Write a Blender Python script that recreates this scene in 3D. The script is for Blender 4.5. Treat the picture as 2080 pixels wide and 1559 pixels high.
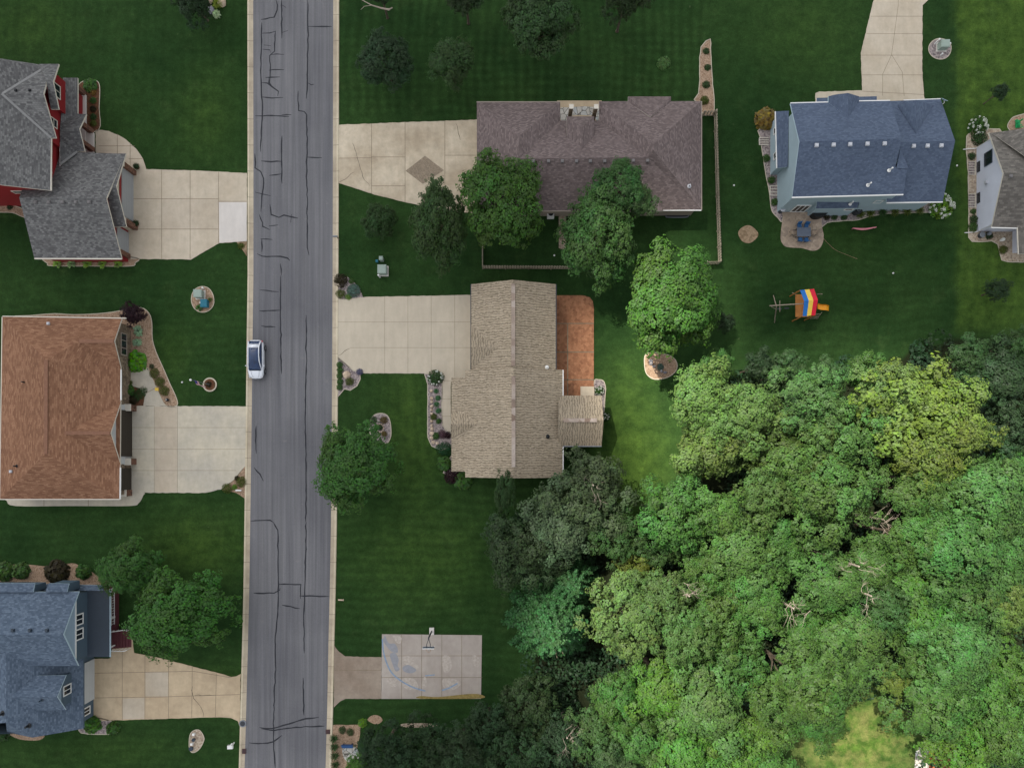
import bpy, bmesh, math, random
import numpy as np
from mathutils import Vector, Matrix, noise as mn
R = math.radians
random.seed(7)
D = bpy.data; SC = bpy.context.scene; COL = SC.collection
for o in list(D.objects): D.objects.remove(o)

# ---------------------------------------------------------------- camera
CH = 80.0                      # flying height, m
PPM = 17.3333                  # photo pixels per metre on the ground
X0, Y0 = 1040.0, 930.0         # point straight below the camera, photo pixels
cam = D.cameras.new("camera"); co = D.objects.new("camera", cam); COL.objects.link(co)
co.location = (0, 0, CH); co.rotation_euler = (0, 0, 0)
cam.sensor_fit = 'HORIZONTAL'; cam.sensor_width = 36; cam.lens = 36 * CH / 120.0
cam.shift_y = 150.5 / 2080; cam.clip_end = 6000; cam.clip_start = 0.5
SC.camera = co
# ---------------------------------------------------------------- light
SUN = Vector((-0.49, 0.41, 1.0)).normalized()
EL = math.asin(SUN.z); AZ = math.atan2(SUN.x, SUN.y)
w = D.worlds.new("World"); SC.world = w; w.use_nodes = True
nt = w.node_tree; bg = nt.nodes['Background']
sky = nt.nodes.new('ShaderNodeTexSky'); sky.sky_type = 'NISHITA'; sky.sun_disc = False
sky.sun_elevation = EL; sky.sun_rotation = AZ
hs = nt.nodes.new('ShaderNodeHueSaturation'); hs.inputs['Saturation'].default_value = 0.24
nt.links.new(sky.outputs[0], hs.inputs['Color']); nt.links.new(hs.outputs[0], bg.inputs['Color'])
bg.inputs['Strength'].default_value = 0.10
sl = D.lights.new("sun", 'SUN'); sl.energy = 3.15; sl.angle = R(0.53); sl.color = (1.0, 0.955, 0.87)
so = D.objects.new("sun", sl); COL.objects.link(so); so.rotation_euler = SUN.to_track_quat('Z', 'Y').to_euler()
so.location = (-60, 50, 120)
SC.view_settings.view_transform = 'Standard'; SC.view_settings.look = 'None'
SC.view_settings.exposure = 1.42; SC.view_settings.gamma = 1.0
SC.render.engine = 'CYCLES'
SC.cycles.max_bounces = 6; SC.cycles.transparent_max_bounces = 4

def V(px, py, h=0.0):
    f = (1 - h / CH) / PPM
    return Vector(((px - X0) * f, (Y0 - py) * f, h))
def W(px, py):
    v = V(px, py, 0); return (v.x, v.y)

# ---------------------------------------------------------------- node helpers
def lin(c):
    return tuple((x / 12.92 if x <= 0.04045 else ((x + 0.055) / 1.055) ** 2.4) for x in [v / 255 for v in c])
KREF = 0.95
def C(r, g, b, k=1.0):          # photo (shade) colour -> albedo
    l = lin((r, g, b)); return (l[0] * KREF * k, l[1] * KREF * k, l[2] * KREF * k, 1)
class N:
    def __init__(s, name):
        s.m = D.materials.new(name); s.m.use_nodes = True; s.t = s.m.node_tree; s.n = s.t.nodes
        s.b = s.n['Principled BSDF']; s.out = s.n['Material Output']
        s.b.inputs['Roughness'].default_value = 0.9; s.b.inputs['Specular IOR Level'].default_value = 0.25
    def new(s, t, **kw):
        x = s.n.new(t)
        for k, v in kw.items():
            if k.startswith('_'): x.inputs[k[1:].replace('_', ' ')].default_value = v
            else: setattr(x, k, v)
        return x
    def L(s, a, b): s.t.links.new(a, b)
    def coord(s, which='Object', scale=None):
        if which == 'UV': o = s.new('ShaderNodeUVMap').outputs[0]
        elif which == 'Pos': o = s.new('ShaderNodeNewGeometry').outputs['Position']
        else: o = s.new('ShaderNodeTexCoord').outputs[which]
        if scale is None: return o
        mp = s.new('ShaderNodeMapping'); mp.inputs['Scale'].default_value = scale; s.L(o, mp.inputs[0]); return mp.outputs[0]
    def noise(s, vec, scale, detail=3, rough=0.55, dist=0):
        x = s.new('ShaderNodeTexNoise'); s.L(vec, x.inputs['Vector'])
        x.inputs['Scale'].default_value = scale; x.inputs['Detail'].default_value = detail
        x.inputs['Roughness'].default_value = rough; x.inputs['Distortion'].default_value = dist
        return x.outputs['Fac']
    def ramp(s, fac, stops, interp='LINEAR'):
        x = s.new('ShaderNodeValToRGB'); e = x.color_ramp; e.interpolation = interp
        while len(e.elements) < len(stops): e.elements.new(0.5)
        for el, (p, c) in zip(e.elements, stops): el.position = p; el.color = c if len(c) == 4 else (*c, 1)
        s.L(fac, x.inputs[0]); return x.outputs[0]
    def mix(s, fac, a, b, typ='MIX'):
        x = s.new('ShaderNodeMix'); x.data_type = 'RGBA'; x.blend_type = typ
        for sock, v in ((x.inputs[0], fac), (x.inputs[6], a), (x.inputs[7], b)):
            if hasattr(v, 'is_linked') or hasattr(v, 'links'): s.L(v, sock)
            else: sock.default_value = v
        return x.outputs[2]
    def math(s, op, a, b=0.0, clamp=False):
        x = s.new('ShaderNodeMath'); x.operation = op; x.use_clamp = clamp
        for sock, v in ((x.inputs[0], a), (x.inputs[1], b)):
            if hasattr(v, 'links'): s.L(v, sock)
            else: sock.default_value = v
        return x.outputs[0]
    def mul(s, col, fac, lo, hi):   # multiply colour by lo..hi according to fac 0..1
        g = s.ramp(fac, [(0.25, (lo, lo, lo)), (0.75, (hi, hi, hi))])
        return s.mix(1.0, col, g, 'MULTIPLY')
    def bump(s, h, strength=0.3, dist=0.05):
        x = s.new('ShaderNodeBump'); x.inputs['Strength'].default_value = strength; x.inputs['Distance'].default_value = dist
        s.L(h, x.inputs['Height']); s.L(x.outputs[0], s.b.inputs['Normal'])
    def col(s, c):
        if hasattr(c, 'links'): s.L(c, s.b.inputs['Base Color'])
        else: s.b.inputs['Base Color'].default_value = c
        return s.m
    def attr(s, name):
        x = s.new('ShaderNodeAttribute'); x.attribute_name = name; return x.outputs['Fac']

def plain(name, c, rough=0.7, metal=0, var=0.12, scale=3.0, spec=0.3):
    m = N(name); p = m.coord('Pos')
    f = m.noise(p, scale, 4)
    m.b.inputs['Roughness'].default_value = rough; m.b.inputs['Metallic'].default_value = metal
    m.b.inputs['Specular IOR Level'].default_value = spec
    return m.col(m.mul(c, f, 1 - var, 1 + var))

def mat_grass():
    m = N('grass'); p = m.coord('Pos')
    n1 = m.noise(p, 0.09, 4, .6); n2 = m.noise(p, 0.7, 5, .65); n3 = m.noise(p, 2.4, 5, .8)
    base = m.mix(m.ramp(n1, [(0.35, (0, 0, 0)), (0.65, (1, 1, 1))]), (0.0140, 0.037, 0.0098, 1), (0.0235, 0.053, 0.0135, 1))
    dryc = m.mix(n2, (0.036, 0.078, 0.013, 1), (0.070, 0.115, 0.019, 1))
    dry = m.math('MULTIPLY', m.attr('dry'), m.math('ADD', m.math('MULTIPLY', n2, 1.1), 0.45), clamp=True)  # yellow tint: drier yards, plus sunlit brightness painted in beside the tan house
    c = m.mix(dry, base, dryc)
    spot = m.ramp(m.noise(p, 0.33, 5, .7), [(0.56, (0, 0, 0)), (0.74, (1, 1, 1))])
    c = m.mix(m.math('MULTIPLY', spot, 0.45), c, (0.040, 0.070, 0.020, 1))
    straw = m.math('MULTIPLY', m.attr('straw'), m.ramp(m.noise(p, 0.55, 5, .7), [(0.42, (0, 0, 0)), (0.62, (1, 1, 1))]))
    c = m.mix(straw, c, (0.20, 0.18, 0.065, 1))
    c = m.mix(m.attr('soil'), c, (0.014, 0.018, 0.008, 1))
    # mowing lines, wobbling a little
    sx = m.new('ShaderNodeSeparateXYZ'); m.L(p, sx.inputs[0])
    wob = m.math('MULTIPLY', m.noise(p, 0.08, 2), 3.0)
    for ax, at, per in ((0, 'mowx', 1.15), (1, 'mowy', 1.05)):
        s_ = m.math('SINE', m.math('MULTIPLY', m.math('ADD', sx.outputs[ax], wob), 2 * math.pi / per))
        s2 = m.math('MULTIPLY', m.math('MULTIPLY', s_, m.attr(at)), m.noise(p, 0.15, 3))
        g = m.math('ADD', m.math('MULTIPLY', s2, 0.22), 1.0)
        cmb = m.new('ShaderNodeCombineColor'); [m.L(g, cmb.inputs[i]) for i in range(3)]
        c = m.mix(1.0, c, cmb.outputs[0], 'MULTIPLY')
    c = m.mul(c, n2, 0.74, 1.28); c = m.mul(c, n3, 0.72, 1.30)
    c = m.mul(c, m.noise(p, 7.5, 3, .8), 0.72, 1.32)
    wd = m.ramp(m.noise(p, 1.9, 2, .5), [(0.74, (0, 0, 0)), (0.79, (.5, .5, .5))]); c = m.mix(wd, c, (0.085, 0.11, 0.05, 1))
    m.bump(m.noise(p, 14, 3), 0.6, 0.06)
    m.b.inputs['Specular IOR Level'].default_value = 0.05
    return m.col(c)

def mat_asphalt():
    m = N('asphalt'); p = m.coord('Pos')
    st = m.coord('Pos', (1.6, 0.035, 1))
    c = m.mix(m.noise(st, 1.0, 5, .6), C(84, 84, 89), C(134, 132, 131))
    c = m.mix(m.math('MULTIPLY', m.ramp(m.noise(p, 0.10, 4), [(0.45, (0, 0, 0)), (0.7, (1, 1, 1))]), 0.35), c, C(72, 72, 78))
    c = m.mix(m.ramp(m.noise(p, 0.8, 6, .75), [(0.60, (0, 0, 0)), (0.78, (.55, .55, .55))]), c, C(136, 132, 127))
    c = m.mul(c, m.noise(m.coord('Pos', (3.4, 0.06, 1)), 1.0, 4), .82, 1.16)
    c = m.mul(c, m.noise(p, 9, 4, .8), .86, 1.14)
    m.bump(m.noise(p, 40, 2), 0.3, 0.01)
    return m.col(c)

def mat_concrete(name, c0, c1, stain=0.25, kerb=False):
    m = N(name); p = m.coord('Pos'); c0 = tuple(v * 1.10 for v in c0[:3]) + (1,); c1 = tuple(v * 1.10 for v in c1[:3]) + (1,)
    c = m.mix(m.ramp(m.noise(p, 0.22, 4, .6), [(0.35, (0, 0, 0)), (0.65, (1, 1, 1))]), c0, c1)
    c = m.mul(c, m.noise(p, 1.3, 6, .7), 1 - stain * .6, 1 + stain * .35)
    c = m.mul(c, m.noise(m.coord('Pos', (2.2, .5, 1)), .8, 4), .93, 1.06)
    c = m.mul(c, m.noise(p, 15, 3, .8), .94, 1.05)
    st = m.ramp(m.noise(p, 0.45, 6, .75), [(0.62, (0, 0, 0)), (0.8, (stain, stain, stain))])
    c = m.mix(st, c, (c0[0] * .45, c0[1] * .42, c0[2] * .36, 1))
    if kerb:
        sx = m.new('ShaderNodeSeparateXYZ'); m.L(p, sx.inputs[0])
        f = m.math('FRACT', m.math('DIVIDE', sx.outputs[1], 3.05))
        j = m.math('LESS_THAN', f, 0.016)
        c = m.mix(m.math('MULTIPLY', j, .75), c, (0.12, 0.10, 0.08, 1))
    m.b.inputs['Roughness'].default_value = 0.85
    return m.col(c)

def mat_shingle(name, cols, bw=0.55, rh=0.16, streak=0.35, fleck=None, flv=.63, wave=None):
    m = N(name); uv = m.coord('UV')
    br = m.new('ShaderNodeTexBrick'); m.L(uv, br.inputs['Vector'])
    br.offset = 0.5; br.squash = 1.0
    br.inputs['Color1'].default_value = (0, 0, 0, 1); br.inputs['Color2'].default_value = (1, 1, 1, 1)
    br.inputs['Mortar'].default_value = (0.15, 0.15, 0.15, 1); br.inputs['Scale'].default_value = 1.0
    br.inputs['Mortar Size'].default_value = 0.012; br.inputs['Brick Width'].default_value = bw
    br.inputs['Row Height'].default_value = rh; br.inputs['Bias'].default_value = -0.1
    base = m.ramp(br.outputs['Color'], [(0.0, cols[0]), (0.5, cols[1]), (1.0, cols[2])])
    c = m.mul(base, m.noise(m.coord('UV', (1.0, 2.0, 1)), 2.6, 4, .7), 1 - streak * .45, 1 + streak * .45)
    c = m.mul(c, m.noise(uv, 0.16, 3), .90, 1.10)
    c = m.mul(c, m.noise(m.coord('UV', (1, 1, 1)), 9.0, 3, .8), .90, 1.10)
    if fleck:
        f = m.ramp(m.noise(m.coord('UV', (1.3, 6.5, 1)), 1.15, 3, .6), [(flv, (0, 0, 0)), (flv + .09, (.8, .8, .8))])
        c = m.mix(f, c, fleck)
    if wave:
        wv = m.new('ShaderNodeTexWave'); wv.wave_type = 'BANDS'; wv.bands_direction = 'X'; wv.wave_profile = 'SIN'
        m.L(m.coord('UV', (1.0, 0.55, 1)), wv.inputs['Vector'])
        wv.inputs['Scale'].default_value = 1.12; wv.inputs['Distortion'].default_value = 7.5
        wv.inputs['Detail'].default_value = 2.5; wv.inputs['Detail Scale'].default_value = 2.4; wv.inputs['Detail Roughness'].default_value = .6
        g = m.ramp(wv.outputs['Fac'], [(0.05, (wave[0],) * 3), (0.45, (1, 1, 1)), (1.0, (wave[1],) * 3)])
        k = m.ramp(m.noise(uv, .5, 3), [(0.2, (.7, .7, .7)), (.5, (1, 1, 1))])
        c = m.mix(k, c, m.mix(1.0, c, g, 'MULTIPLY'))
    m.bump(br.outputs['Fac'], -0.4, 0.02)
    m.b.inputs['Roughness'].default_value = 0.95; m.b.inputs['Specular IOR Level'].default_value = 0.15
    return m.col(c)

def mat_siding(name, c, per=0.2, amp=.12):
    m = N(name); uv = m.coord('UV'); sx = m.new('ShaderNodeSeparateXYZ'); m.L(uv, sx.inputs[0])
    f = m.math('FRACT', m.math('DIVIDE', sx.outputs[1], per))
    g = m.ramp(f, [(0.0, (1 - amp,) * 3), (0.12, (1, 1, 1)), (0.9, (1.0,) * 3), (1.0, (1 - amp,) * 3)])
    cc = m.mix(1.0, c, g, 'MULTIPLY'); cc = m.mul(cc, m.noise(uv, .8, 4), .94, 1.05)
    m.b.inputs['Roughness'].default_value = 0.6
    return m.col(cc)

def mat_stone(name, cols, scale=3.0, rnd=1.0, edge=None):
    m = N(name); p = m.coord('Pos')
    v = m.new('ShaderNodeTexVoronoi'); m.L(p, v.inputs['Vector']); v.inputs['Scale'].default_value = scale; v.inputs['Randomness'].default_value = rnd
    sp = m.new('ShaderNodeSeparateColor'); m.L(v.outputs['Color'], sp.inputs[0])
    n = len(cols); c = m.ramp(sp.outputs[0], [(i / (n - 1), cc) for i, cc in enumerate(cols)])
    if edge:
        e = m.new('ShaderNodeTexVoronoi'); e.feature = 'DISTANCE_TO_EDGE'; m.L(p, e.inputs['Vector']); e.inputs['Scale'].default_value = scale; e.inputs['Randomness'].default_value = rnd
        k = m.ramp(e.outputs['Distance'], [(0.02, (1, 1, 1)), (0.06, (0, 0, 0))]); c = m.mix(k, c, edge)
    c = m.mul(c, m.noise(p, 5, 4, .7), .8, 1.2); c = m.mul(c, m.noise(p, .6, 3), .85, 1.15)
    m.bump(v.outputs['Distance'], .5, .05)
    return m.col(c)

def mat_leaf(name, mode='obj', base=None, trans=0.22, vary=(.74, 1.28), gloss=0.13):
    m = N(name)
    if mode == 'obj':
        oi = m.new('ShaderNodeObjectInfo'); c = oi.outputs['Color']
    else: c = base
    rn = m.attr('rnd'); cl = m.attr('clump')
    hue = m.new('ShaderNodeHueSaturation')
    if hasattr(c, 'links'): m.L(c, hue.inputs['Color'])
    else: hue.inputs['Color'].default_value = c
    m.L(m.math('ADD', m.math('MULTIPLY', cl, 0.04), 0.470), hue.inputs['Hue'])
    m.L(m.math('ADD', m.math('MULTIPLY', rn, 0.25), 0.83), hue.inputs['Saturation'])
    c = m.mix(1.0, hue.outputs[0], m.ramp(rn, [(0, (vary[0],) * 3), (1, (vary[1],) * 3)]), 'MULTIPLY')
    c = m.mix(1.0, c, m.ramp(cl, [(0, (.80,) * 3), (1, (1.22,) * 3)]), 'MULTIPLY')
    m.L(c, m.b.inputs['Base Color']); m.b.inputs['Roughness'].default_value = 0.5; m.b.inputs['Specular IOR Level'].default_value = gloss
    tr = m.new('ShaderNodeBsdfTranslucent'); m.L(m.mix(1.0, c, (1.05, 1.25, .45, 1), 'MULTIPLY'), tr.inputs['Color'])
    mx = m.new('ShaderNodeMixShader'); mx.inputs[0].default_value = trans
    m.L(m.b.outputs[0], mx.inputs[1]); m.L(tr.outputs[0], mx.inputs[2]); m.L(mx.outputs[0], m.out.inputs[0])
    return m.m

def mat_glass(name, c=(0.012, 0.016, 0.02, 1), rough=0.06):
    m = N(name); m.b.inputs['Roughness'].default_value = rough; m.b.inputs['Specular IOR Level'].default_value = 0.6
    return m.col(m.mul(c, m.noise(m.coord('Pos'), 1.5, 3), .7, 1.6))

M = dict(
    grass=mat_grass(), asphalt=mat_asphalt(),
    seal=plain('crack_sealant', C(34, 35, 40), .6, var=.25, scale=2),
    kerb=mat_concrete('kerb_concrete', C(182, 168, 142), C(202, 190, 164), .2, True),
    kerb2=mat_concrete('kerb_gutter', C(160, 146, 126), C(188, 174, 150), .3, True),
    conc_a=mat_concrete('concrete_warm', C(180, 166, 144), C(192, 179, 158), .22),
    conc_b=mat_concrete('concrete_pale', C(176, 168, 152), C(192, 182, 160), .25),
    conc_c=mat_concrete('concrete_tan', C(172, 152, 124), C(190, 170, 140), .26),
    conc_d=mat_concrete('concrete_stained', C(172, 156, 132), C(198, 184, 160), .35),
    conc_e=mat_concrete('concrete_smooth', C(181, 169, 149), C(189, 177, 156), .10),
    conc_v=mat_concrete('concrete_panel', C(174, 160, 139), C(186, 173, 153), .2),
    conc_new=mat_concrete('concrete_new', C(196, 188, 178), C(204, 197, 188), .08),
    court=mat_concrete('court_concrete', C(155, 144, 133), C(168, 158, 147), .18),
    apron=mat_concrete('apron_concrete', C(134, 118, 102), C(152, 138, 122), .35),
    edging=plain('concrete_edge', C(186, 176, 154), .9),
    joint=plain('joint', C(128, 114, 94), .95, var=.3, scale=1.5),
    crack=plain('hairline', C(84, 76, 64), .95),
    pave_dark=mat_stone('paver', [C(128, 114, 96), C(140, 126, 108), C(150, 134, 112)], 9, .3),
    patio_red=mat_stone('stamped_patio', [C(136, 92, 66), C(152, 105, 76), C(166, 118, 86), C(142, 98, 70)], 3.2, .9),
    patio_f=mat_stone('flag_patio', [C(146, 130, 114), C(164, 146, 126), C(176, 158, 138)], 2.0, 1),
    flag=mat_stone('flagstone', [C(176, 170, 158), C(196, 190, 178), C(168, 172, 170)], 1.6, 1, C(96, 92, 84)),
    mulch=mat_stone('tan_mulch', [C(142, 116, 92), C(158, 132, 108), C(172, 146, 122), C(126, 102, 80)], 9, 1),
    gravel=mat_stone('grey_gravel', [C(112, 100, 98), C(150, 138, 134), C(166, 152, 146), C(96, 88, 88)], 7, 1),
    gravel_w=mat_stone('river_gravel', [C(150, 130, 112), C(184, 170, 150), C(168, 150, 128), C(132, 116, 100)], 6, 1),
    dirt=mat_stone('dirt', [C(118, 98, 74), C(142, 122, 96), C(156, 132, 106)], 4, 1),
    mulch_d=mat_stone('dark_mulch', [C(84, 58, 40), C(110, 70, 48), C(70, 56, 36)], 9, 1),
    sh_a=mat_shingle('shingle_grey', [C(84, 83, 82), C(104, 103, 101), C(122, 121, 118)], .30, .19, .10, C(140, 139, 136), .64),
    sh_b=mat_shingle('shingle_brown', [C(117, 83, 63), C(134, 98, 75), C(150, 113, 88)], .5, .17, .12, C(172, 134, 106), .61),
    sh_c=mat_shingle('shingle_slate', [C(74, 86, 100), C(88, 100, 114), C(104, 116, 130)], .3, .18, .10, C(122, 134, 148), .64),
    sh_d=mat_shingle('shingle_taupe', [C(98, 87, 84), C(114, 101, 98), C(128, 115, 112)], .3, .17, .10),
    sh_e=mat_shingle('shingle_tan', [C(153, 139, 118), C(159, 145, 124), C(165, 151, 130)], .5, .2, .05, wave=(.60, 1.14)),
    sh_f=mat_shingle('shingle_blue', [C(76, 86, 103), C(84, 95, 112), C(92, 103, 119)], .3, .18, .08),
    sh_g=mat_shingle('shingle_greige', [C(92, 88, 82), C(108, 103, 96), C(124, 118, 110)], .45, .22, .1),
    cap_e=mat_stone('ridge_cap', [C(128, 108, 94), C(158, 142, 128), C(176, 162, 150)], 1.2, .4),
    metal_dk=plain('porch_metal', C(34, 48, 60), .4, .0, .1, spec=.5),
    white=plain('white_trim', C(228, 226, 220), .5, var=.04), cream=plain('cream_trim', C(206, 198, 182), .6, var=.06),
    tealtrim=plain('pale_trim', C(176, 196, 204), .5, var=.04),
    red=mat_siding('red_siding', C(132, 36, 38)), beige=mat_siding('beige_siding', C(178, 170, 150)),
    w_c=mat_siding('slate_siding', C(78, 94, 106)), w_cl=mat_siding('pale_slate_siding', C(140, 158, 172)),
    w_f=mat_siding('aqua_siding', C(160, 178, 184)), w_g=mat_siding('white_siding', C(208, 210, 220)),
    w_e=mat_siding('tan_siding', C(168, 154, 134)), w_d=mat_siding('taupe_siding', C(150, 138, 124)),
    door_w=mat_siding('door_panel', C(186, 188, 186), .5, .10), door_g=mat_siding('grey_door_panel', C(150, 152, 152), .5, .10),
    door_d=mat_siding('dark_door_panel', C(58, 52, 44), .5, .3),
    brick=mat_stone('brick', [C(96, 66, 54), C(122, 88, 70), C(80, 62, 54)], 7, .3), 
    stonew=mat_stone('stone_wall', [C(120, 104, 86), C(142, 126, 104), C(98, 84, 70), C(132, 112, 92)], 4, .8, C(84, 74, 62)),
    rock=mat_stone('boulder', [C(190, 168, 144), C(206, 186, 162), C(172, 152, 130)], 1.3, 1),
    rock_g=mat_stone('grey_boulder', [C(130, 128, 132), C(156, 154, 160), C(146, 140, 136)], 1.5, 1),
    wood_l=plain('weathered_wood', C(150, 136, 118), .8, var=.2, scale=6), wood_o=plain('orange_wood', C(170, 112, 56), .7, var=.15),
    fence=plain('fence_wood', C(168, 156, 136), .85, var=.22, scale=4), maroon=plain('maroon_boards', C(92, 48, 52), .6, var=.1, scale=4),
    bark=plain('bark', C(96, 84, 70, .8), .95, var=.3, scale=5), dead=plain('dead_wood', C(168, 154, 138, .75), .9, var=.2, scale=4),
    glass=mat_glass('glass'), carglass=mat_glass('car_glass', (0.008, 0.026, 0.075, 1), .03),
    vent=plain('roof_vent', C(112, 108, 106), .6), vent_w=plain('pale_vent', C(186, 187, 190), .5), black=plain('black', C(28, 30, 32), .5),
    grey=plain('grey_metal', C(126, 130, 134), .45, .3), box_g=plain('utility_green', C(146, 160, 148), .6, var=.05), teal=plain('teal_plastic', C(26, 104, 122), .5, var=.05),
    paint=plain('car_paint', C(226, 228, 232), .18, var=.02, spec=.6), tyre=plain('tyre', C(26, 26, 28), .85), chrome=plain('rim', C(180, 182, 186), .25, .9),
    blue=plain('blue_vinyl', C(30, 104, 176), .5, var=.06), yellow=plain('yellow_vinyl', C(226, 190, 74), .5, var=.06), redv=plain('red_vinyl', C(204, 26, 50), .5, var=.06),
    slide=plain('slide_plastic', C(234, 156, 24), .35, var=.05), chair=plain('chair_mesh', C(44, 92, 138), .7), table=plain('table_top', C(92, 100, 112), .5),
    pink=plain('pink_foam', C(220, 138, 146), .6), chalk=plain('chalk_blue', C(132, 150, 168), .95, var=.25, scale=5), wornw=plain('worn_paint', C(176, 165, 153), .95, var=.2, scale=4), wornb=plain('worn_grey', C(144, 144, 147), .95, var=.12, scale=3),
    moss=plain('moss', C(140, 122, 72), .95, var=.3, scale=4), terracotta=plain('terracotta', C(176, 96, 56), .8, var=.2, scale=3), rust=plain('inlet_iron', C(92, 58, 54), .8, var=.2),
    flag_b=plain('flag_blue', C(52, 58, 130), .7), flag_r=plain('flag_red', C(178, 44, 84), .7),
    solarb=plain('blue_panel', C(36, 80, 130), .4), steel=plain('dark_steel', C(60, 62, 66), .5, .2),
    leaf=mat_leaf('leaves'), leaf_b=mat_leaf('blossom', trans=.15, vary=(.85, 1.1)),
)
# ---------------------------------------------------------------- mesh helpers
class MB:
    def __init__(s): s.v = []; s.f = []; s.mi = []
    def add(s, vs, fs, mi=0):
        o = len(s.v); s.v += [tuple(v) for v in vs]
        for f in fs: s.f.append(tuple(i + o for i in f)); s.mi.append(mi)
    def poly(s, pts, mi=0): s.add(pts, [tuple(range(len(pts)))], mi)
    def sheet(s, pts, z, mi=0):
        p = [(x, y, z) for x, y in pts]
        a = sum(p[i][0] * p[(i + 1) % len(p)][1] - p[(i + 1) % len(p)][0] * p[i][1] for i in range(len(p)))
        s.poly(p if a > 0 else p[::-1], mi)
    def prism(s, pts, z0, z1, mi=0, ms=None):
        a = sum(pts[i][0] * pts[(i + 1) % len(pts)][1] - pts[(i + 1) % len(pts)][0] * pts[i][1] for i in range(len(pts)))
        if a < 0: pts = pts[::-1]
        n = len(pts); s.poly([(x, y, z1) for x, y in pts], mi); s.poly([(x, y, z0) for x, y in pts[::-1]], mi)
        for i in range(n):
            (a0, b0), (a1, b1) = pts[i], pts[(i + 1) % n]
            s.poly([(a0, b0, z0), (a1, b1, z0), (a1, b1, z1), (a0, b0, z1)], mi if ms is None else ms)
    def box(s, c, d, mi=0, rz=0, mat=None):
        hx, hy, hz = d[0] / 2, d[1] / 2, d[2] / 2; cr, sr = math.cos(rz), math.sin(rz)
        vs = []
        for z in (-hz, hz):
            for x, y in ((-hx, -hy), (hx, -hy), (hx, hy), (-hx, hy)):
                p = Vector((x * cr - y * sr, x * sr + y * cr, z))
                if mat: p = mat @ Vector((x, y, z))
                vs.append((c[0] + p.x, c[1] + p.y, c[2] + p.z))
        s.add(vs, [(3, 2, 1, 0), (4, 5, 6, 7), (0, 1, 5, 4), (1, 2, 6, 5), (2, 3, 7, 6), (3, 0, 4, 7)], mi)
    def tube(s, pts, rs, n=6, mi=0, cap=True):
        pts = [Vector(p) for p in pts]
        if not hasattr(rs, '__len__'): rs = [rs] * len(pts)
        rings = []
        for i, p in enumerate(pts):
            d = (pts[min(i + 1, len(pts) - 1)] - pts[max(i - 1, 0)]).normalized()
            a = d.cross(Vector((0, 0, 1)) if abs(d.z) < .9 else Vector((1, 0, 0))).normalized(); b = d.cross(a)
            rings.append([p + (a * math.cos(t) + b * math.sin(t)) * rs[i] for t in [2 * math.pi * k / n for k in range(n)]])
        vs = [q for r in rings for q in r]; fs = []
        for i in range(len(pts) - 1):
            for k in range(n): fs.append((i * n + k, i * n + (k + 1) % n, (i + 1) * n + (k + 1) % n, (i + 1) * n + k))
        if cap: fs += [tuple(range(n))[::-1], tuple(range((len(pts) - 1) * n, len(pts) * n))]
        s.add(vs, fs, mi)
    def cyl(s, c, r, z0, z1, n=20, mi=0, r2=None):
        r2 = r if r2 is None else r2
        a = [(c[0] + r * math.cos(2 * math.pi * k / n), c[1] + r * math.sin(2 * math.pi * k / n), z0) for k in range(n)]
        b = [(c[0] + r2 * math.cos(2 * math.pi * k / n), c[1] + r2 * math.sin(2 * math.pi * k / n), z1) for k in range(n)]
        s.add(a + b, [tuple(range(n))[::-1], tuple(range(n, 2 * n))] + [(k, (k + 1) % n, n + (k + 1) % n, n + k) for k in range(n)], mi)
    def blob(s, c, r, seed=0, sub=2, amp=.25, mi=0):
        bm = bmesh.new(); bmesh.ops.create_icosphere(bm, subdivisions=sub, radius=1)
        vs = []
        for v in bm.verts:
            k = 1 + amp * mn.noise(v.co * 1.3 + Vector((seed * 7.3, seed, 3)))
            k += amp * .4 * mn.noise(v.co * 3.1 + Vector((seed * 2.3, seed, 9)))
            vs.append((c[0] + v.co.x * r[0] * k, c[1] + v.co.y * r[1] * k, c[2] + v.co.z * r[2] * k))
        fs = [tuple(v.index for v in f.verts) for f in bm.faces]; bm.free(); s.add(vs, fs, mi)
    def strip(s, pts, wd, z, mi=0, taper=False):
        pts = [Vector((p[0], p[1], 0)) for p in pts]; L_, R_ = [], []
        for i, p in enumerate(pts):
            d = (pts[min(i + 1, len(pts) - 1)] - pts[max(i - 1, 0)]).normalized(); nrm = Vector((-d.y, d.x, 0))
            k = wd / 2 * (1 if not taper else (0.35 if i in (0, len(pts) - 1) else random.uniform(.7, 1.25)))
            L_.append(p + nrm * k); R_.append(p - nrm * k)
        for i in range(len(pts) - 1):
            s.poly([(R_[i].x, R_[i].y, z), (R_[i + 1].x, R_[i + 1].y, z), (L_[i + 1].x, L_[i + 1].y, z), (L_[i].x, L_[i].y, z)], mi)
    def mesh(s, name, mats, smooth=False):
        me = D.meshes.new(name); me.from_pydata(s.v, [], s.f)
        for m_ in (mats if isinstance(mats, (list, tuple)) else [mats]): me.materials.append(M[m_] if isinstance(m_, str) else m_)
        me.polygons.foreach_set('material_index', s.mi)
        if smooth: me.polygons.foreach_set('use_smooth', [True] * len(s.f))
        me.update()
        uv = me.uv_layers.new(name='UVMap'); z = Vector((0, 0, 1)); vv = [Vector(v) for v in s.v]
        for pl in me.polygons:
            n = pl.normal
            if abs(n.z) > .985: u, v_ = Vector((1, 0, 0)), Vector((0, 1, 0))
            else: u = z.cross(n).normalized(); v_ = n.cross(u)
            for li in pl.loop_indices:
                q = vv[me.loops[li].vertex_index]; uv.data[li].uv = (q.dot(u), q.dot(v_))
        return me
    def build(s, name, mats, parent=None, smooth=False):
        return link(name, s.mesh(name, mats, smooth), parent)

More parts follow.
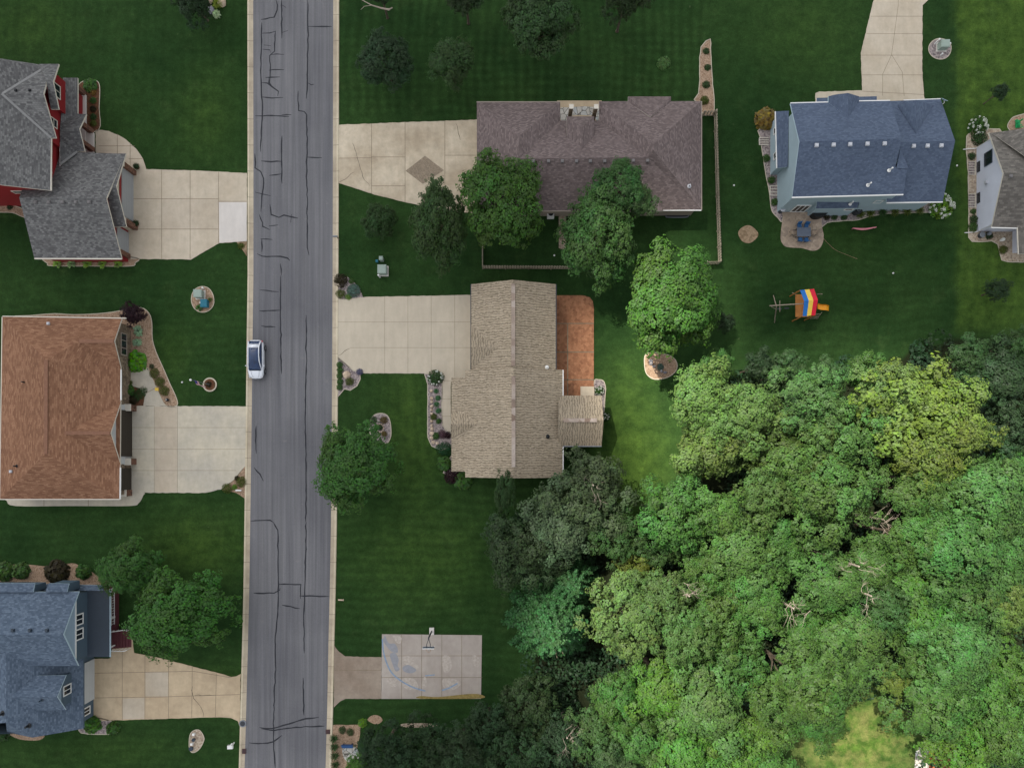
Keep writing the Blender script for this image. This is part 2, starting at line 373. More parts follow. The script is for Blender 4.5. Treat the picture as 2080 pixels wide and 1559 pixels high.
def link(name, me, parent=None):
    o = D.objects.new(name, me); COL.objects.link(o)
    if parent is not None:
        o.parent = parent; o.matrix_parent_inverse = Matrix.LocRotScale(parent.location, parent.rotation_euler, None).inverted() if parent.parent is None else Matrix.Identity(4)
    return o
def tag(o, label=None, cat=None, group=None, kind=None):
    if label: o['label'] = label
    if cat: o['category'] = cat
    if group: o['group'] = group
    if kind: o['kind'] = kind
    return o
def empty(name, loc, label, cat, group=None, rz=0):
    o = D.objects.new(name, None); COL.objects.link(o); o.location = loc; o.rotation_euler = (0, 0, rz)
    o.empty_display_size = .3
    return tag(o, label, cat, group)
def dup(root, loc, rz=0, label=None, group=None, scale=None):
    def cp(o, par):
        c = o.copy(); COL.objects.link(c); c.parent = par
        for ch in o.children: cp(ch, c)
        return c
    r = cp(root, None); r.location = loc; r.rotation_euler = (0, 0, rz)
    if scale: r.scale = (scale,) * 3 if not hasattr(scale, '__len__') else scale
    return tag(r, label, None, group)
def struct(name, mb, mats): return tag(mb.build(name, mats), kind='structure')
def smooth(pts, n=6, closed=True):
    out = []; k = len(pts)
    for i in range(k if closed else k - 1):
        g = lambda j: pts[(i + j) % k] if closed else pts[min(max(i + j, 0), k - 1)]
        p0, p1, p2, p3 = g(-1), g(0), g(1), g(2)
        for t in [j / n for j in range(n)]:
            out.append(tuple(.5 * (2 * p1[a] + (p2[a] - p0[a]) * t + (2 * p0[a] - 5 * p1[a] + 4 * p2[a] - p3[a]) * t * t + (3 * p1[a] - p0[a] - 3 * p2[a] + p3[a]) * t ** 3) for a in (0, 1)))
    if not closed: out.append(tuple(pts[-1]))
    return out
def WW(pts): return [W(*p) for p in pts]
def ell(cx, cy, rx, ry, n=28, wob=.06, seed=0):
    return [(cx + rx * math.cos(t) * (1 + wob * math.sin(2 * t + seed) + wob * .6 * math.sin(3 * t + seed * 2)), cy + ry * math.sin(t) * (1 + wob * math.cos(2 * t + seed * 3))) for t in [2 * math.pi * k / n for k in range(n)]]
def rough(pts, amp=.05, step=.4):   # world outline -> denser, slightly uneven
    out = []
    for i in range(len(pts)):
        a, b = Vector(pts[i]), Vector(pts[(i + 1) % len(pts)]); n = max(1, int((b - a).length / step))
        for k in range(n):
            p = a.lerp(b, k / n); out.append((p.x + random.uniform(-amp, amp), p.y + random.uniform(-amp, amp)))
    return out

# ---------------------------------------------------------------- ground sheet
def in_poly(x, y, P):
    r = False; j = len(P) - 1
    for i in range(len(P)):
        if (P[i][1] > y) != (P[j][1] > y) and x < (P[j][0] - P[i][0]) * (y - P[i][1]) / (P[j][1] - P[i][1]) + P[i][0]: r = not r
        j = i
    return r
WOOD = [(1395, 1700), (1150, 1640), (1020, 1640), (960, 1480), (1080, 1400), (1090, 1230), (1020, 1090), (1120, 1010), (1290, 1060), (1410, 980), (1410, 860), (1440, 770), (1560, 760), (1650, 770), (1780, 740), (1930, 690), (2200, 680), (2300, 1700)]
def gauss(x, y, cx, cy, rx, ry): return math.exp(-((x - cx) / rx) ** 2 - ((y - cy) / ry) ** 2)
def sstep(a, b, x): t = min(1, max(0, (x - a) / (b - a))); return t * t * (3 - 2 * t)
def ground():
    xs = list(np.arange(-66, 67.5, .75)); ys = list(np.arange(-42, 61.5, .75))
    xs = [-3000, -900, -300, -120, -80] + xs + [80, 120, 300, 900, 3000]; ys = [-3000, -900, -300, -100, -55] + ys + [75, 120, 300, 900, 3000]
    vs = [(x, y, 0) for y in ys for x in xs]; nx = len(xs)
    fs = [(j * nx + i, j * nx + i + 1, (j + 1) * nx + i + 1, (j + 1) * nx + i) for j in range(len(ys) - 1) for i in range(nx - 1)]
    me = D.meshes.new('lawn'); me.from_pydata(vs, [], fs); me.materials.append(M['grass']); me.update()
    A = {k: [] for k in ('dry', 'straw', 'soil', 'mowx', 'mowy')}
    for x, y, _ in vs:
        px, py = x * PPM + X0, Y0 - y * PPM
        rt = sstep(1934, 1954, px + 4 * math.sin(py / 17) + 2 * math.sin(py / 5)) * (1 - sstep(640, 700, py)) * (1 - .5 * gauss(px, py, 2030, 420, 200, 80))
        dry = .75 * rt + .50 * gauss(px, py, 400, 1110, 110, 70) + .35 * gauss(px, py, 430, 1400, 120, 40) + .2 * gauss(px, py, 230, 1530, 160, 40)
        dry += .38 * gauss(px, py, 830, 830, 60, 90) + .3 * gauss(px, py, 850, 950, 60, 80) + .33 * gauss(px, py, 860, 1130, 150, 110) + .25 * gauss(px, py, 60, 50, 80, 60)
        dry += .85 * gauss(px, py, 1290, 950, 75, 110) + .35 * gauss(px, py, 1270, 800, 60, 90) + .3 * gauss(px, py, 420, 240, 60, 90) + .25 * gauss(px, py, 350, 720, 40, 60) + .16 * gauss(px, py, 1640, 60, 120, 90) + .1 * gauss(px, py, 1700, 470, 130, 60)  # first, strongest patch: sunlit brightness painted into the lawn tint, not dryness
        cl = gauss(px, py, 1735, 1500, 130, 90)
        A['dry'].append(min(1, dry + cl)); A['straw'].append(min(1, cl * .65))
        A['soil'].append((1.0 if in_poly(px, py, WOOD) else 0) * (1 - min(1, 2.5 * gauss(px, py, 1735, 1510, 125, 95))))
        A['mowx'].append(1.0 if (690 < px < 1440 and py < 240) else (.5 if px > 1945 and py < 650 else (.4 if px < 500 and py < 340 else (.35 if 690 < px < 900 and 770 < py < 1000 else 0))))
        A['mowy'].append(.7 if (690 < px < 1440 and 60 < py < 240) else (.8 if (680 < px < 1080 and py > 980) else (.5 if px < 500 and py > 560 else (.45 if 1480 < px < 1945 and py > 440 else .2))))
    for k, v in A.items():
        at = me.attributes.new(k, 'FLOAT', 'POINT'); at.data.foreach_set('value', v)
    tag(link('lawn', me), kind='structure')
ground()

# ---------------------------------------------------------------- road, kerbs
def z4(x, y): return (480 + x / 2.785, y / 2.785)
def z5(x, y): return (480 + x / 3.117, 560 + y / 3.117)
def z6(x, y): return (480 + x / 3.125, 1060 + y / 3.125)
LE = [(514.5, -1400), (514.5, 0), (515, 300), (515, 560), (513, 700), (511, 880), (508.5, 1060), (506.5, 1200), (504, 1300), (500, 1450), (497, 1559), (470, 3000)]
RE = [(677, -1400), (677, 0), (676.5, 300), (675.7, 560), (675, 720), (674, 880), (672.5, 1060), (670, 1200), (667.5, 1300), (664.5, 1450), (661.5, 1559), (640, 3000)]
rd = MB(); L_, R_ = WW(LE), WW(RE)
for i in range(len(LE) - 1): rd.poly([(*L_[i], .03), (*L_[i + 1], .03), (*R_[i + 1], .03), (*R_[i], .03)])
SEAL = [(z4, s) for s in [
 [(145,130),(143,200),(142,260),(141,330),(140,400),(142,520),(150,610),(145,700),(140,800),(139,860)], [(108,655),(150,657),(200,655),(300,660)], [(255,648),(312,650)],
 [(145,192),(190,188),(225,178)], [(222,178),(220,230),(218,250),(220,290),(190,315),(192,400),(190,470)], [(148,280),(190,285),(192,300)], [(155,255),(195,260)],
 [(190,312),(230,308),(270,310)], [(182,396),(270,396)], [(165,440),(248,437)], [(148,468),(175,470),(205,495),(238,520),(235,545)], [(145,552),(200,554),(265,553)],
 [(185,440),(185,470),(210,500)], [(228,0),(232,60),(215,100),(140,112)], [(255,0),(257,60),(258,110),(258,220)], [(260,30),(282,45)], [(258,185),(292,175)],
 [(405,0),(404,90),(407,200),(403,340),(404,480),(397,560)], [(410,150),(480,153),(540,152)], [(405,470),(425,480),(440,478)],
 [(348,512),(350,570),(352,628),(385,632),(398,650),(400,760),(400,890),(398,1000),(401,1100),(402,1180),(402,1400),(412,1445)], [(400,890),(430,892),(485,893)],
 [(258,768),(257,900),(259,1040)], [(138,912),(200,914),(257,914)], [(185,992),(257,985)], [(105,870),(108,950),(140,970),(155,1010),(155,1060),(145,1110),(140,1200)],
 [(108,1090),(150,1100),(195,1108)], [(130,1215),(150,1260),(150,1280),(190,1300)], [(190,1160),(200,1215),(240,1230),(270,1218),(350,1235)], [(185,1278),(237,1273)],
 [(312,1212),(308,1260)], [(138,1352),(205,1355)], [(145,1350),(145,1425)], [(118,1437),(150,1452),(250,1450),(290,1460),(304,1475)], [(248,1490),(252,1520),(255,1559)]]]
SEAL += [(z5, s) for s in [[(282,0),(280,200),(282,400),(287,620)], [(148,90),(190,92),(268,101)], [(145,223),(200,219),(280,218)], [(158,320),(248,324)],
 [(443,250),(445,350),(440,460),(447,540),(440,700),(437,900),(440,1100),(443,1300),(441,1559)], [(127,950),(123,1040),(128,1125)], [(112,1213),(150,1255),(172,1298)], [(90,1549),(150,1546),(215,1545),(237,1559)]]]
SEAL += [(z6, s) for s in [[(237,0),(265,50),(266,150),(264,280),(268,400),(265,560),(247,750),(250,900),(242,1100),(237,1300),(235,1400),(248,1559)],
 [(443,0),(440,200),(436,400),(430,560),(432,830)], [(110,450),(240,450),(275,430),(278,415)], [(266,393),(340,394),(410,394),(408,485)], [(402,465),(500,468),(590,470)],
 [(290,525),(405,547)], [(427,985),(426,1100),(430,1225)], [(150,1300),(230,1308),(330,1280),(440,1245),(525,1235)], [(155,1308),(240,1318),(380,1300),(560,1292)], [(80,1398),(140,1404),(200,1403),(235,1392),(290,1350)]]]
for i, (fn, s) in enumerate(SEAL):
    p = WW([fn(*q) for q in s]); q = []
    for a, b in zip(p, p[1:]):
        n = max(1, int(math.dist(a, b) / .5))
        for k in range(n):
            t = k / n; q.append((a[0] + (b[0] - a[0]) * t + random.gauss(0, .025), a[1] + (b[1] - a[1]) * t + random.gauss(0, .025)))
    q.append(p[-1]); rd.strip(q, .145, .034 + .0007 * (i % 5), 1, True)
struct('road', rd, ['asphalt', 'seal'])
def kerb(E, side):
    g = MB(); P = WW(E)
    for i in range(len(P) - 1):
        (ax, ay), (bx, by) = P[i], P[i + 1]
        prof = [(0, .03), (.42, .045), (.46, .10), (.66, .10), (.70, 0.0)]
        for k in range(4):
            (d0, h0), (d1, h1) = prof[k], prof[k + 1]
            q = [(ax + side * d0, ay, h0), (bx + side * d0, by, h0), (bx + side * d1, by, h1), (ax + side * d1, ay, h1)]
            g.poly(q if side < 0 else q[::-1], 1 if k == 0 else 0)
    struct('kerb', g, ['kerb', 'kerb2'])
kerb(LE, -1); kerb(RE, 1)
for (cx, cy, dx, dy, lab) in ((496.5, 1524, 8, 10, 'rust brown storm drain grate in the left kerb at the bottom'), (666.5, 1484.5, 9, 9, 'rust brown storm drain grate in the right kerb beside the planting bed')):
    g = MB(); x, y = W(cx, cy); wd, hh = dx / PPM, dy / PPM
    g.box((x, y, .11), (wd, hh, .03))
    for k in range(5): g.box((x - wd * .4 + wd * .2 * k, y, .132), (wd * .08, hh * .85, .014), 1)
    tag(g.build('drain_grate', ['rust', 'steel']), lab, 'drain', 'storm drains at the kerbs')
g = MB(); x, y = W(493.5, 1468); g.cyl((x, y), .42, .02, .112, 24, 0); g.cyl((x, y), .30, .112, .122, 24, 1)
tag(g.build('manhole_cover', ['grey', 'steel']), 'round grey manhole cover set in the left kerb by the tan driveway', 'manhole')

# ---------------------------------------------------------------- slabs and beds
def slab(name, pts, z, mat, joints=(), cracks=(), jw=.055, extra=(), edge=None):
    g = MB(); P = WW(pts) if pts[0].__class__ is tuple else pts
    g.prism(rough(P, .03, .35) if name == 'driveway' else P, -.05, z, 0)
    for j in joints: g.strip(WW(j), jw, z + .004, 1)
    for c_ in cracks: g.strip(rough2(WW(c_)), .05, z + .005, 2, True)
    mats = [mat, 'joint', 'crack']
    for k, (ep, em, dz) in enumerate(extra):
        g.sheet(WW(ep), z + dz, len(mats)); mats.append(em)
    return struct(name, g, mats)
def rough2(p):
    q = []
    for a, b in zip(p, p[1:]):
        n = max(1, int(math.dist(a, b) / .4))
        for k in range(n): t = k / n; q.append((a[0] + (b[0] - a[0]) * t + random.gauss(0, .05), a[1] + (b[1] - a[1]) * t + random.gauss(0, .05)))
    return q + [p[-1]]
H_ = lambda y, x0, x1: [(x0, y), (x1, y)]
V_ = lambda x, y0, y1: [(x, y0), (x, y1)]
slab('driveway', [(240, 345), (195, 310), (195, 264), (201, 264), (222, 266.5), (251, 280), (276, 301), (291, 323), (297, 344), (400, 347), (502, 352), (502, 490), (446, 494), (388, 527), (240, 526)], .06, 'conc_a',
     [V_(329, 346, 526), V_(386.7, 347, 526), V_(444.5, 349, 494), H_(404, 262, 444), H_(465.7, 262, 444), H_(409.5, 444, 502), H_(297, 201, 274), V_(239, 273, 315), H_(323, 262, 290), V_(265, 290, 345)], [],
     extra=[([(445, 411), (501.5, 411), (501.5, 490), (446, 493.5)], 'conc_new', .006), ([(330, 405), (386, 405), (386, 465), (330, 465)], 'conc_v', .0032), ([(388, 405), (444, 405), (444, 465), (388, 465)], 'conc_v', .0031)])
slab('driveway', [(244, 824), (501, 825), (500, 945), (494, 951), (475, 974), (449, 993), (417, 1000.5), (244, 1000)], .06, 'conc_b', [V_(314, 825, 1000), V_(361, 825, 1000), H_(868, 262, 500), H_(912, 262, 500), H_(955, 262, 480)], [], .035, extra=[([(315, 826), (360, 826), (360, 999), (315, 999)], 'conc_v', .0032)])
slab('path', [(246, 752), (297.5, 748), (305, 757), (315, 782), (322.6, 797), (336, 824), (291.6, 824), (294.6, 804), (284, 788), (262, 782), (244, 781)], .062, 'conc_b', [[(294, 800), (316, 788)]])
slab('path', smooth([(8, 1005), (14, 1016), (32, 1027), (140, 1027), (262, 1027), (282, 1021), (291, 1006), (291, 1000), (240, 1000), (150, 990)], 4), .055, 'conc_b', [V_(90, 1012, 1027), V_(180, 1012, 1027)])
slab('driveway', [(176, 1337), (225, 1336), (233, 1290), (268, 1290), (273, 1325), (333, 1337), (393.6, 1352.8), (448, 1367), (470, 1373.6), (480, 1373), (489, 1368), (487, 1474), (483, 1463), (470, 1457), (448, 1455), (208, 1462.5), (176, 1454)], .06, 'conc_c',
     [[(192, 1366), (393, 1362), (470, 1375)], [(192, 1416), (330, 1414), (488, 1409)], V_(249, 1320, 1461), V_(295, 1330, 1459), V_(343, 1340, 1458), [(391, 1353), (390, 1456)], [(440, 1366), (438, 1455)]],
     [[(391, 1392), (391, 1409), (400, 1425), (412, 1441), (414, 1455)], [(396, 1411), (440, 1410)]], extra=[([(296, 1364), (342, 1364), (342, 1413), (296, 1413)], 'conc_v', .0032), ([(250, 1417), (294, 1416), (294, 1458), (250, 1459)], 'conc_v', .0031)])
slab('driveway', [(688, 254), (968, 243.5), (980, 243), (980, 434), (903, 428), (823, 411), (760, 395), (688, 372)], .06, 'conc_d',
     [V_(755, 252, 394), V_(823, 249, 411), V_(903.7, 246, 430), H_(319.5, 755, 823), [(688, 322), (755, 321)], H_(378, 755, 823), H_(316, 903, 968)],
     [[(716, 290), (725, 318), (740, 365), (752, 378)], [(688, 372), (720, 350)], [(927, 250), (935, 285)]],
     extra=[([(863.5, 317), (902, 346.5), (859, 374), (824, 347.5)], 'pave_dark', .008)])
slab('driveway', [(686, 607), (700, 608), (743, 603), (960, 599), (1000, 600), (1000, 775), (916, 775), (916, 880), (908, 874), (898, 862), (898, 765), (893, 758), (870, 758), (741, 758), (722, 753), (708, 745), (686, 727)], .06, 'conc_e',
     [V_(781.6, 602, 758), V_(828.7, 601, 758), V_(876, 600, 758), V_(923.7, 600, 765), H_(654, 686, 960), H_(706, 712, 960), H_(773, 898, 916), H_(810, 898, 916), H_(845, 898, 916)],
     [[(686, 722), (700, 714), (712, 707)]], .03)
slab('driveway', [(1776, -500), (1774.6, 0), (1748.4, 108), (1751, 184), (1664, 187), (1656, 190), (1656, 230), (1877, 235), (1877, 201), (1872.7, 143.7), (1873.5, 11), (1886, 0), (1900, -500)], .06, 'conc_a',
     [H_(34, 1768, 1873), H_(69.5, 1759, 1873), H_(113, 1749, 1873), H_(153, 1750, 1874), [(1751, 186), (1877, 193)], [(1824, -60), (1824, 11), (1810.5, 112)], [(1810.5, 112), (1792.5, 151), (1792, 195)], [(1810.5, 112), (1832, 147), (1836, 196)]], [], .04)
slab('driveway', [(678.4, 1308), (681.6, 1314), (688, 1322), (701, 1332), (775, 1334), (775, 1418), (702, 1418), (691, 1423), (678.4, 1436)], .055, 'apron', [H_(1360, 680, 774)], [])
bl = lambda pts, mt, dz: (smooth(pts, 4), mt, dz)
slab('basketball_court', [(776, 1287), (979, 1289), (977, 1417.8), (775, 1418)], .065, 'court',
     [V_(816, 1288, 1418), V_(856.6, 1288, 1418), V_(897.6, 1288, 1418), V_(938, 1289, 1418), H_(1330.7, 776, 979), H_(1374.6, 776, 979)], [],
     extra=[bl([(782, 1290), (790, 1305), (802, 1306), (808, 1316), (807, 1325), (796, 1322), (786, 1312), (779, 1300)], 'wornb', .0068), bl([(792, 1328), (803, 1325), (810, 1338), (808, 1350), (812, 1358), (804, 1362), (797, 1346)], 'wornb', .0072),
            bl([(818, 1354), (828, 1349), (838, 1353), (846, 1360), (836, 1366), (822, 1363)], 'wornb', .0076), bl([(820, 1332), (840, 1332), (842, 1345), (852, 1352), (843, 1358), (826, 1349), (819, 1342)], 'wornw', .0064),
            bl([(798, 1290), (815, 1292), (814, 1305), (806, 1304)], 'wornw', .0066), bl([(899, 1332), (914, 1333), (917, 1356), (905, 1366), (899, 1352)], 'wornw', .0064), bl([(860, 1376), (866, 1376), (866, 1392), (858, 1396)], 'wornw', .0064),
            bl([(818, 1377), (840, 1377), (850, 1392), (843, 1400), (822, 1396)], 'wornw', .0066), bl([(785, 1376), (806, 1378), (806, 1392), (793, 1392)], 'wornw', .0066), bl([(900, 1378), (925, 1378), (936, 1388), (920, 1400), (902, 1396)], 'wornw', .0064),
            bl([(960, 1330), (972, 1334), (972, 1352), (963, 1350)], 'wornw', .0064),
            bl([(855, 1412), (890, 1414), (950, 1408), (976, 1409), (976, 1417), (855, 1417.5)], 'moss', .0062)])
g = MB()
arc = [z6(*p) for p in [(928, 740), (935, 820), (955, 890), (985, 950), (1040, 1000), (1100, 1035), (1150, 1055), (1200, 1068)]]
g.strip(smooth(WW(arc), 4, False), .16, .079, 0, False); g.strip(WW([z6(1305, 1065), z6(1350, 1050), z6(1405, 1020)]), .17, .079); g.strip(WW([z6(1200, 972), z6(1260, 966)]), .12, .079)
struct('court_line', g, ['chalk'])
slab('patio', [(1110, 600), (1185, 600), (1198, 604), (1204, 612), (1206, 625), (1206, 803), (1110, 803)], .08, 'patio_red', [H_(657, 1129, 1206), H_(715, 1129, 1206), H_(771, 1129, 1206), V_(1153, 657, 803)], [], .12)
slab('patio', smooth([(1590, 425), (1590, 440), (1588, 455), (1586, 472), (1586, 488), (1594, 500), (1608, 503), (1628, 504), (1650, 509.5), (1664, 505), (1671, 492), (1672.6, 478), (1669, 460), (1667.6, 442), (1667, 420), (1630, 415)], 4), .07, 'patio_f')
slab('patio', [(1132, 205), (1222, 205), (1222, 250), (1132, 250)], .06, 'conc_c')
slab('patio', smooth([(1860, 1524), (1872, 1518), (1890, 1522), (1892, 1600), (1860, 1600)], 2), .06, 'flag')
slab('path', [(1135, 432), (1150, 432), (1150, 508), (1135, 504)], .05, 'gravel_w')
def bed(pts, mat, sm=4, z=.05, edge=.09):
    g = MB(); P = WW(smooth(pts, sm)) if sm else rough(WW(pts), .03, .5)
    g.prism(P, -.05, z, 0)
    if edge: g.strip(P + [P[0]], edge, z + .01, 1)
    return struct('garden_bed', g, [mat, 'edging'])
bed([(161, 172), (179.5, 163), (196, 164.5), (203, 177), (202, 220), (201, 264), (155, 264), (155, 200)], 'mulch_d')
bed([(91, 522), (97, 535), (106, 540), (190, 540.5), (266, 540.5), (275, 534), (277, 524), (180, 515)], 'mulch')
bed([(-10, 405), (20, 416), (45, 424), (62, 444), (45, 440), (25, 432), (-10, 429)], 'mulch')
bed([(480, 491), (501.5, 491), (501.5, 521), (494, 510)], 'dirt', 0, edge=0)
bed([(30, 643), (60, 641), (110, 637), (150, 639), (200, 637), (240, 632), (262, 626), (288, 625), (303, 636), (309, 655), (310, 688), (318, 716), (331, 745), (346, 780), (358, 806), (360, 823), (337, 823), (322, 796), (304, 756), (296, 747), (246, 751), (246, 660), (100, 655)], 'mulch', 3)
bed([(246, 782), (262, 783), (283, 789), (293, 803), (292, 816), (290, 823), (246, 823)], 'mulch_d', 2, edge=0)
bed([(494, 951), (502, 938), (502, 1014), (480, 1000), (451, 994), (476, 974)], 'mulch', 0, edge=0)
bed(ell(412, 608, 23, 27, 16, .03), 'mulch', 2); bed(ell(427, 781, 13, 13, 16, 0), 'mulch_d', 2, .12, .16)
bed(ell(1909, 100, 22, 22, 16, .05, 2), 'gravel', 2); bed([(1311, 720), (1330, 716), (1360, 722), (1374, 735), (1373, 752), (1356, 766), (1330, 770), (1314, 760), (1309, 742)], 'mulch', 4)
bed(ell(1519, 476, 19, 17, 16, .08, 1), 'dirt', 2, edge=0); bed([(752, 855), (760, 843), (773, 839), (786, 843), (793, 858), (794, 885), (785, 900), (765, 895), (752, 880)], 'gravel')
bed([(386, 1492), (395, 1482), (406, 1482), (414, 1494), (414, 1504), (405, 1520), (392, 1527), (385, 1518)], 'gravel_w')
bed([(686.7, 726), (717, 752), (731, 757), (732, 769), (725, 784), (711, 793), (700, 790), (686.7, 806)], 'gravel', 0)
bed([(686, 566), (705, 562), (722, 575), (732, 590), (738, 604), (700, 608), (686, 605)], 'gravel', 0, edge=0)
bed([(862, 759), (869, 780), (868.5, 830), (869, 888), (877, 905), (896, 914), (920, 905), (930, 970), (900, 960), (925, 905), (916, 878), (906, 873), (898, 862), (898, 765), (893, 759)], 'gravel', 0)
bed([(1206, 778), (1216, 771), (1226, 774), (1230, 788), (1229, 803), (1224, 850), (1206, 850)], 'gravel')
bed([(1410, 203), (1419, 190), (1421, 170), (1421, 118), (1424, 96), (1434, 84), (1443, 80), (1445, 144), (1450, 201), (1451, 235), (1428, 235), (1420, 215)], 'mulch', 0)
bed([(1543, 262), (1544, 280), (1547, 302), (1551, 328), (1556, 360), (1560, 378), (1563, 397), (1566, 423), (1571, 434), (1580, 443), (1588, 451), (1592, 430), (1600, 415), (1600, 262)], 'gravel', 3)
bed([(1668, 462), (1680, 452), (1700, 450), (1742, 447), (1765, 440), (1800, 434), (1890, 431), (1900, 415), (1667, 415)], 'gravel', 0)
bed([(1995, 262), (1975, 264), (1963, 277), (1962, 302), (1966, 351), (1967, 425), (1967, 483), (1974, 491), (1992, 491), (2014, 490), (2026, 496), (2030, 512), (2034, 528), (2046, 532), (2110, 533), (2110, 400), (2030, 262)], 'gravel_w', 0)
bed([(2046, 258), (2052, 244), (2064, 236), (2100, 232), (2100, 270), (2060, 270)], 'mulch')
bed([(-20, 1150), (20, 1146), (60, 1146), (105, 1150), (145, 1143), (165, 1150), (200, 1170), (215, 1195), (-20, 1200)], 'mulch', 3, edge=0)
bed([(165, 1470), (185, 1456), (215, 1460), (240, 1470), (240, 1486), (215, 1490), (165, 1487)], 'gravel', 3)
bed([(20, 1470), (60, 1480), (90, 1490), (80, 1502), (40, 1500), (15, 1486)], 'mulch', 3, edge=0)
bed([(676, 1471), (733, 1471), (730, 1500), (722, 1530), (722, 1600), (672, 1600)], 'mulch', 0, edge=0)
bed([(747, 1462), (752, 1454), (762, 1451), (772, 1454), (777, 1462), (765, 1470)], 'mulch', 3, edge=0)
bed(ell(850, 1472, 38, 5, 16, .1), 'gravel_w', 2, edge=0)
# ---------------------------------------------------------------- house helpers
def roof(faces, mat, parent, name='roof', th=.2, fascia='cream'):
    vid = {}; vs = []; fs = []
    def vi(p):
        v = V(*p); k = (round(v.x, 2), round(v.y, 2), round(v.z, 2))
        if k not in vid: vid[k] = len(vs); vs.append(v)
        return vid[k]
    for f in faces:
        ids = [vi(p) for p in f]; n = Vector((0, 0, 0))
        for i in range(len(ids)): n += vs[ids[i]].cross(vs[ids[(i + 1) % len(ids)]])
        fs.append(ids if n.z > 0 else ids[::-1])
    g = MB(); m = len(vs); g.v = [tuple(v) for v in vs] + [(v.x, v.y, v.z - th) for v in vs]
    ed = {}
    from mathutils.geometry import tessellate_polygon
    for f in fs:
        tr = [[f[i] for i in t] for t in tessellate_polygon([[Vector((vs[i].x, vs[i].y, 0)) for i in f]])] if len(f) > 3 else [f]
        if len(f) == 4:   # planar quads stay quads
            a_, b_, c_, d_ = [vs[i] for i in f]; nn = (b_ - a_).cross(c_ - a_).normalized()
            if abs(nn.dot(d_ - a_)) < .06: tr = [f]
        for t in tr:
            n = (vs[t[1]] - vs[t[0]]).cross(vs[t[2]] - vs[t[0]])
            t = t if n.z > 0 else t[::-1]
            g.f.append(tuple(t)); g.mi.append(0); g.f.append(tuple(i + m for i in t[::-1])); g.mi.append(1)
        for a, b in zip(f, f[1:] + f[:1]): ed[(a, b)] = 1
    for (a, b) in ed:
        if (b, a) not in ed: g.f.append((a, a + m, b + m, b)); g.mi.append(1)
    return g.build(name, [mat, fascia], parent)
def ring(g, pts, z0=0.0, mi=0):
    a = sum(pts[i][0] * pts[(i + 1) % len(pts)][1] - pts[(i + 1) % len(pts)][0] * pts[i][1] for i in range(len(pts)))
    if a < 0: pts = pts[::-1]
    for p, q in zip(pts, pts[1:] + pts[:1]):
        g.poly([(p[0], p[1], z0), (q[0], q[1], z0), (q[0], q[1], q[2]), (p[0], p[1], p[2])], mi)
def inset(pts, d):     # pts world, rectilinear outline
    a = sum(pts[i][0] * pts[(i + 1) % len(pts)][1] - pts[(i + 1) % len(pts)][0] * pts[i][1] for i in range(len(pts)))
    if a < 0: pts = pts[::-1]
    n = len(pts); out = []
    for i in range(n):
        p0, p1, p2 = Vector(pts[i - 1]), Vector(pts[i]), Vector(pts[(i + 1) % n])
        d1, d2 = (p1 - p0).normalized(), (p2 - p1).normalized()
        n1, n2 = Vector((-d1.y, d1.x)), Vector((-d2.y, d2.x)); k = 1 + n1.dot(n2)
        q = p1 + (n1 + n2) * d / max(k, .2); out.append((q.x, q.y))
    return out
def eavew(pts, h): return [(V(x, y, h).x, V(x, y, h).y) for x, y in pts]
def window(parent, c, ang, w, h, n=2, fr='white', vert=True, t=.09):
    c = Vector(c); rt = Matrix.Rotation(R(ang), 3, 'Z'); g = MB()
    def bx(u, z, du, dz, off=.03, d=.08, gg=g):
        p = c + rt @ Vector((off, u, z)); gg.box(p, (d, du, dz), 0, R(ang))
    bx(0, h / 2 - t / 2, w, t); bx(0, -h / 2 + t / 2, w, t); bx(-w / 2 + t / 2, 0, t, h - 2 * t); bx(w / 2 - t / 2, 0, t, h - 2 * t)
    for k in range(1, n):
        if vert: bx(-w / 2 + w * k / n, 0, t * .6, h - 2 * t, .028)
        else: bx(0, -h / 2 + h * k / n, w - 2 * t, t * .6, .028)
    o = g.build('window', [fr], parent); q = MB(); bx(0, 0, w - 2 * t + .02, h - 2 * t + .02, .012, .03, q); q.build('pane', ['glass'], o)
    return o
def on_x(px, py, xw):
    f = xw * PPM / (px - X0); return Vector((xw, (Y0 - py) * f / PPM, CH * (1 - f)))
def boxpart(name, parent, c, d, mat, rz=0):
    g = MB(); g.box(c, d, 0, rz); return g.build(name, [mat], parent)
def gut(parent, a, b, mat='white', w=.13):
    a, b = V(*a), V(*b); d = b - a; g = MB(); rz = math.atan2(d.y, d.x)
    g.box((a + b) / 2 - Vector((0, 0, .06)), (d.length, w, .13), 0, rz); return g.build('gutter', [mat], parent)
def vents(parent, pts, mat='vent', s=.42, z=.16):
    for (x, y, h) in pts:
        p = V(x, y, h); g = MB(); g.box(p + Vector((0, 0, z / 2)), (s, s, z), 0); g.box(p + Vector((0, -s * .1, z + .03)), (s * .7, s * .6, .06), 0)
        g.build('roof_vent', [mat], parent)
def pipe(parent, x, y, h, mat='white', r=.07, L=.5):
    p = V(x, y, h); g = MB(); g.cyl((p.x, p.y), r, p.z - .1, p.z + L, 10, 0); g.cyl((p.x, p.y), r * 2.6, p.z - .02, p.z + .07, 10, 0, r * 1.3); g.build('vent_pipe', [mat], parent)
def pillar(parent, px, py, h, s=.55, mat='brick', name='brick_pier', cap='cream'):
    x, y = W(px, py); g = MB(); g.box((x, y, h / 2), (s, s, h)); g.box((x, y, h + .05), (s + .1, s + .1, .1), 1); g.build(name, [mat, cap], parent)
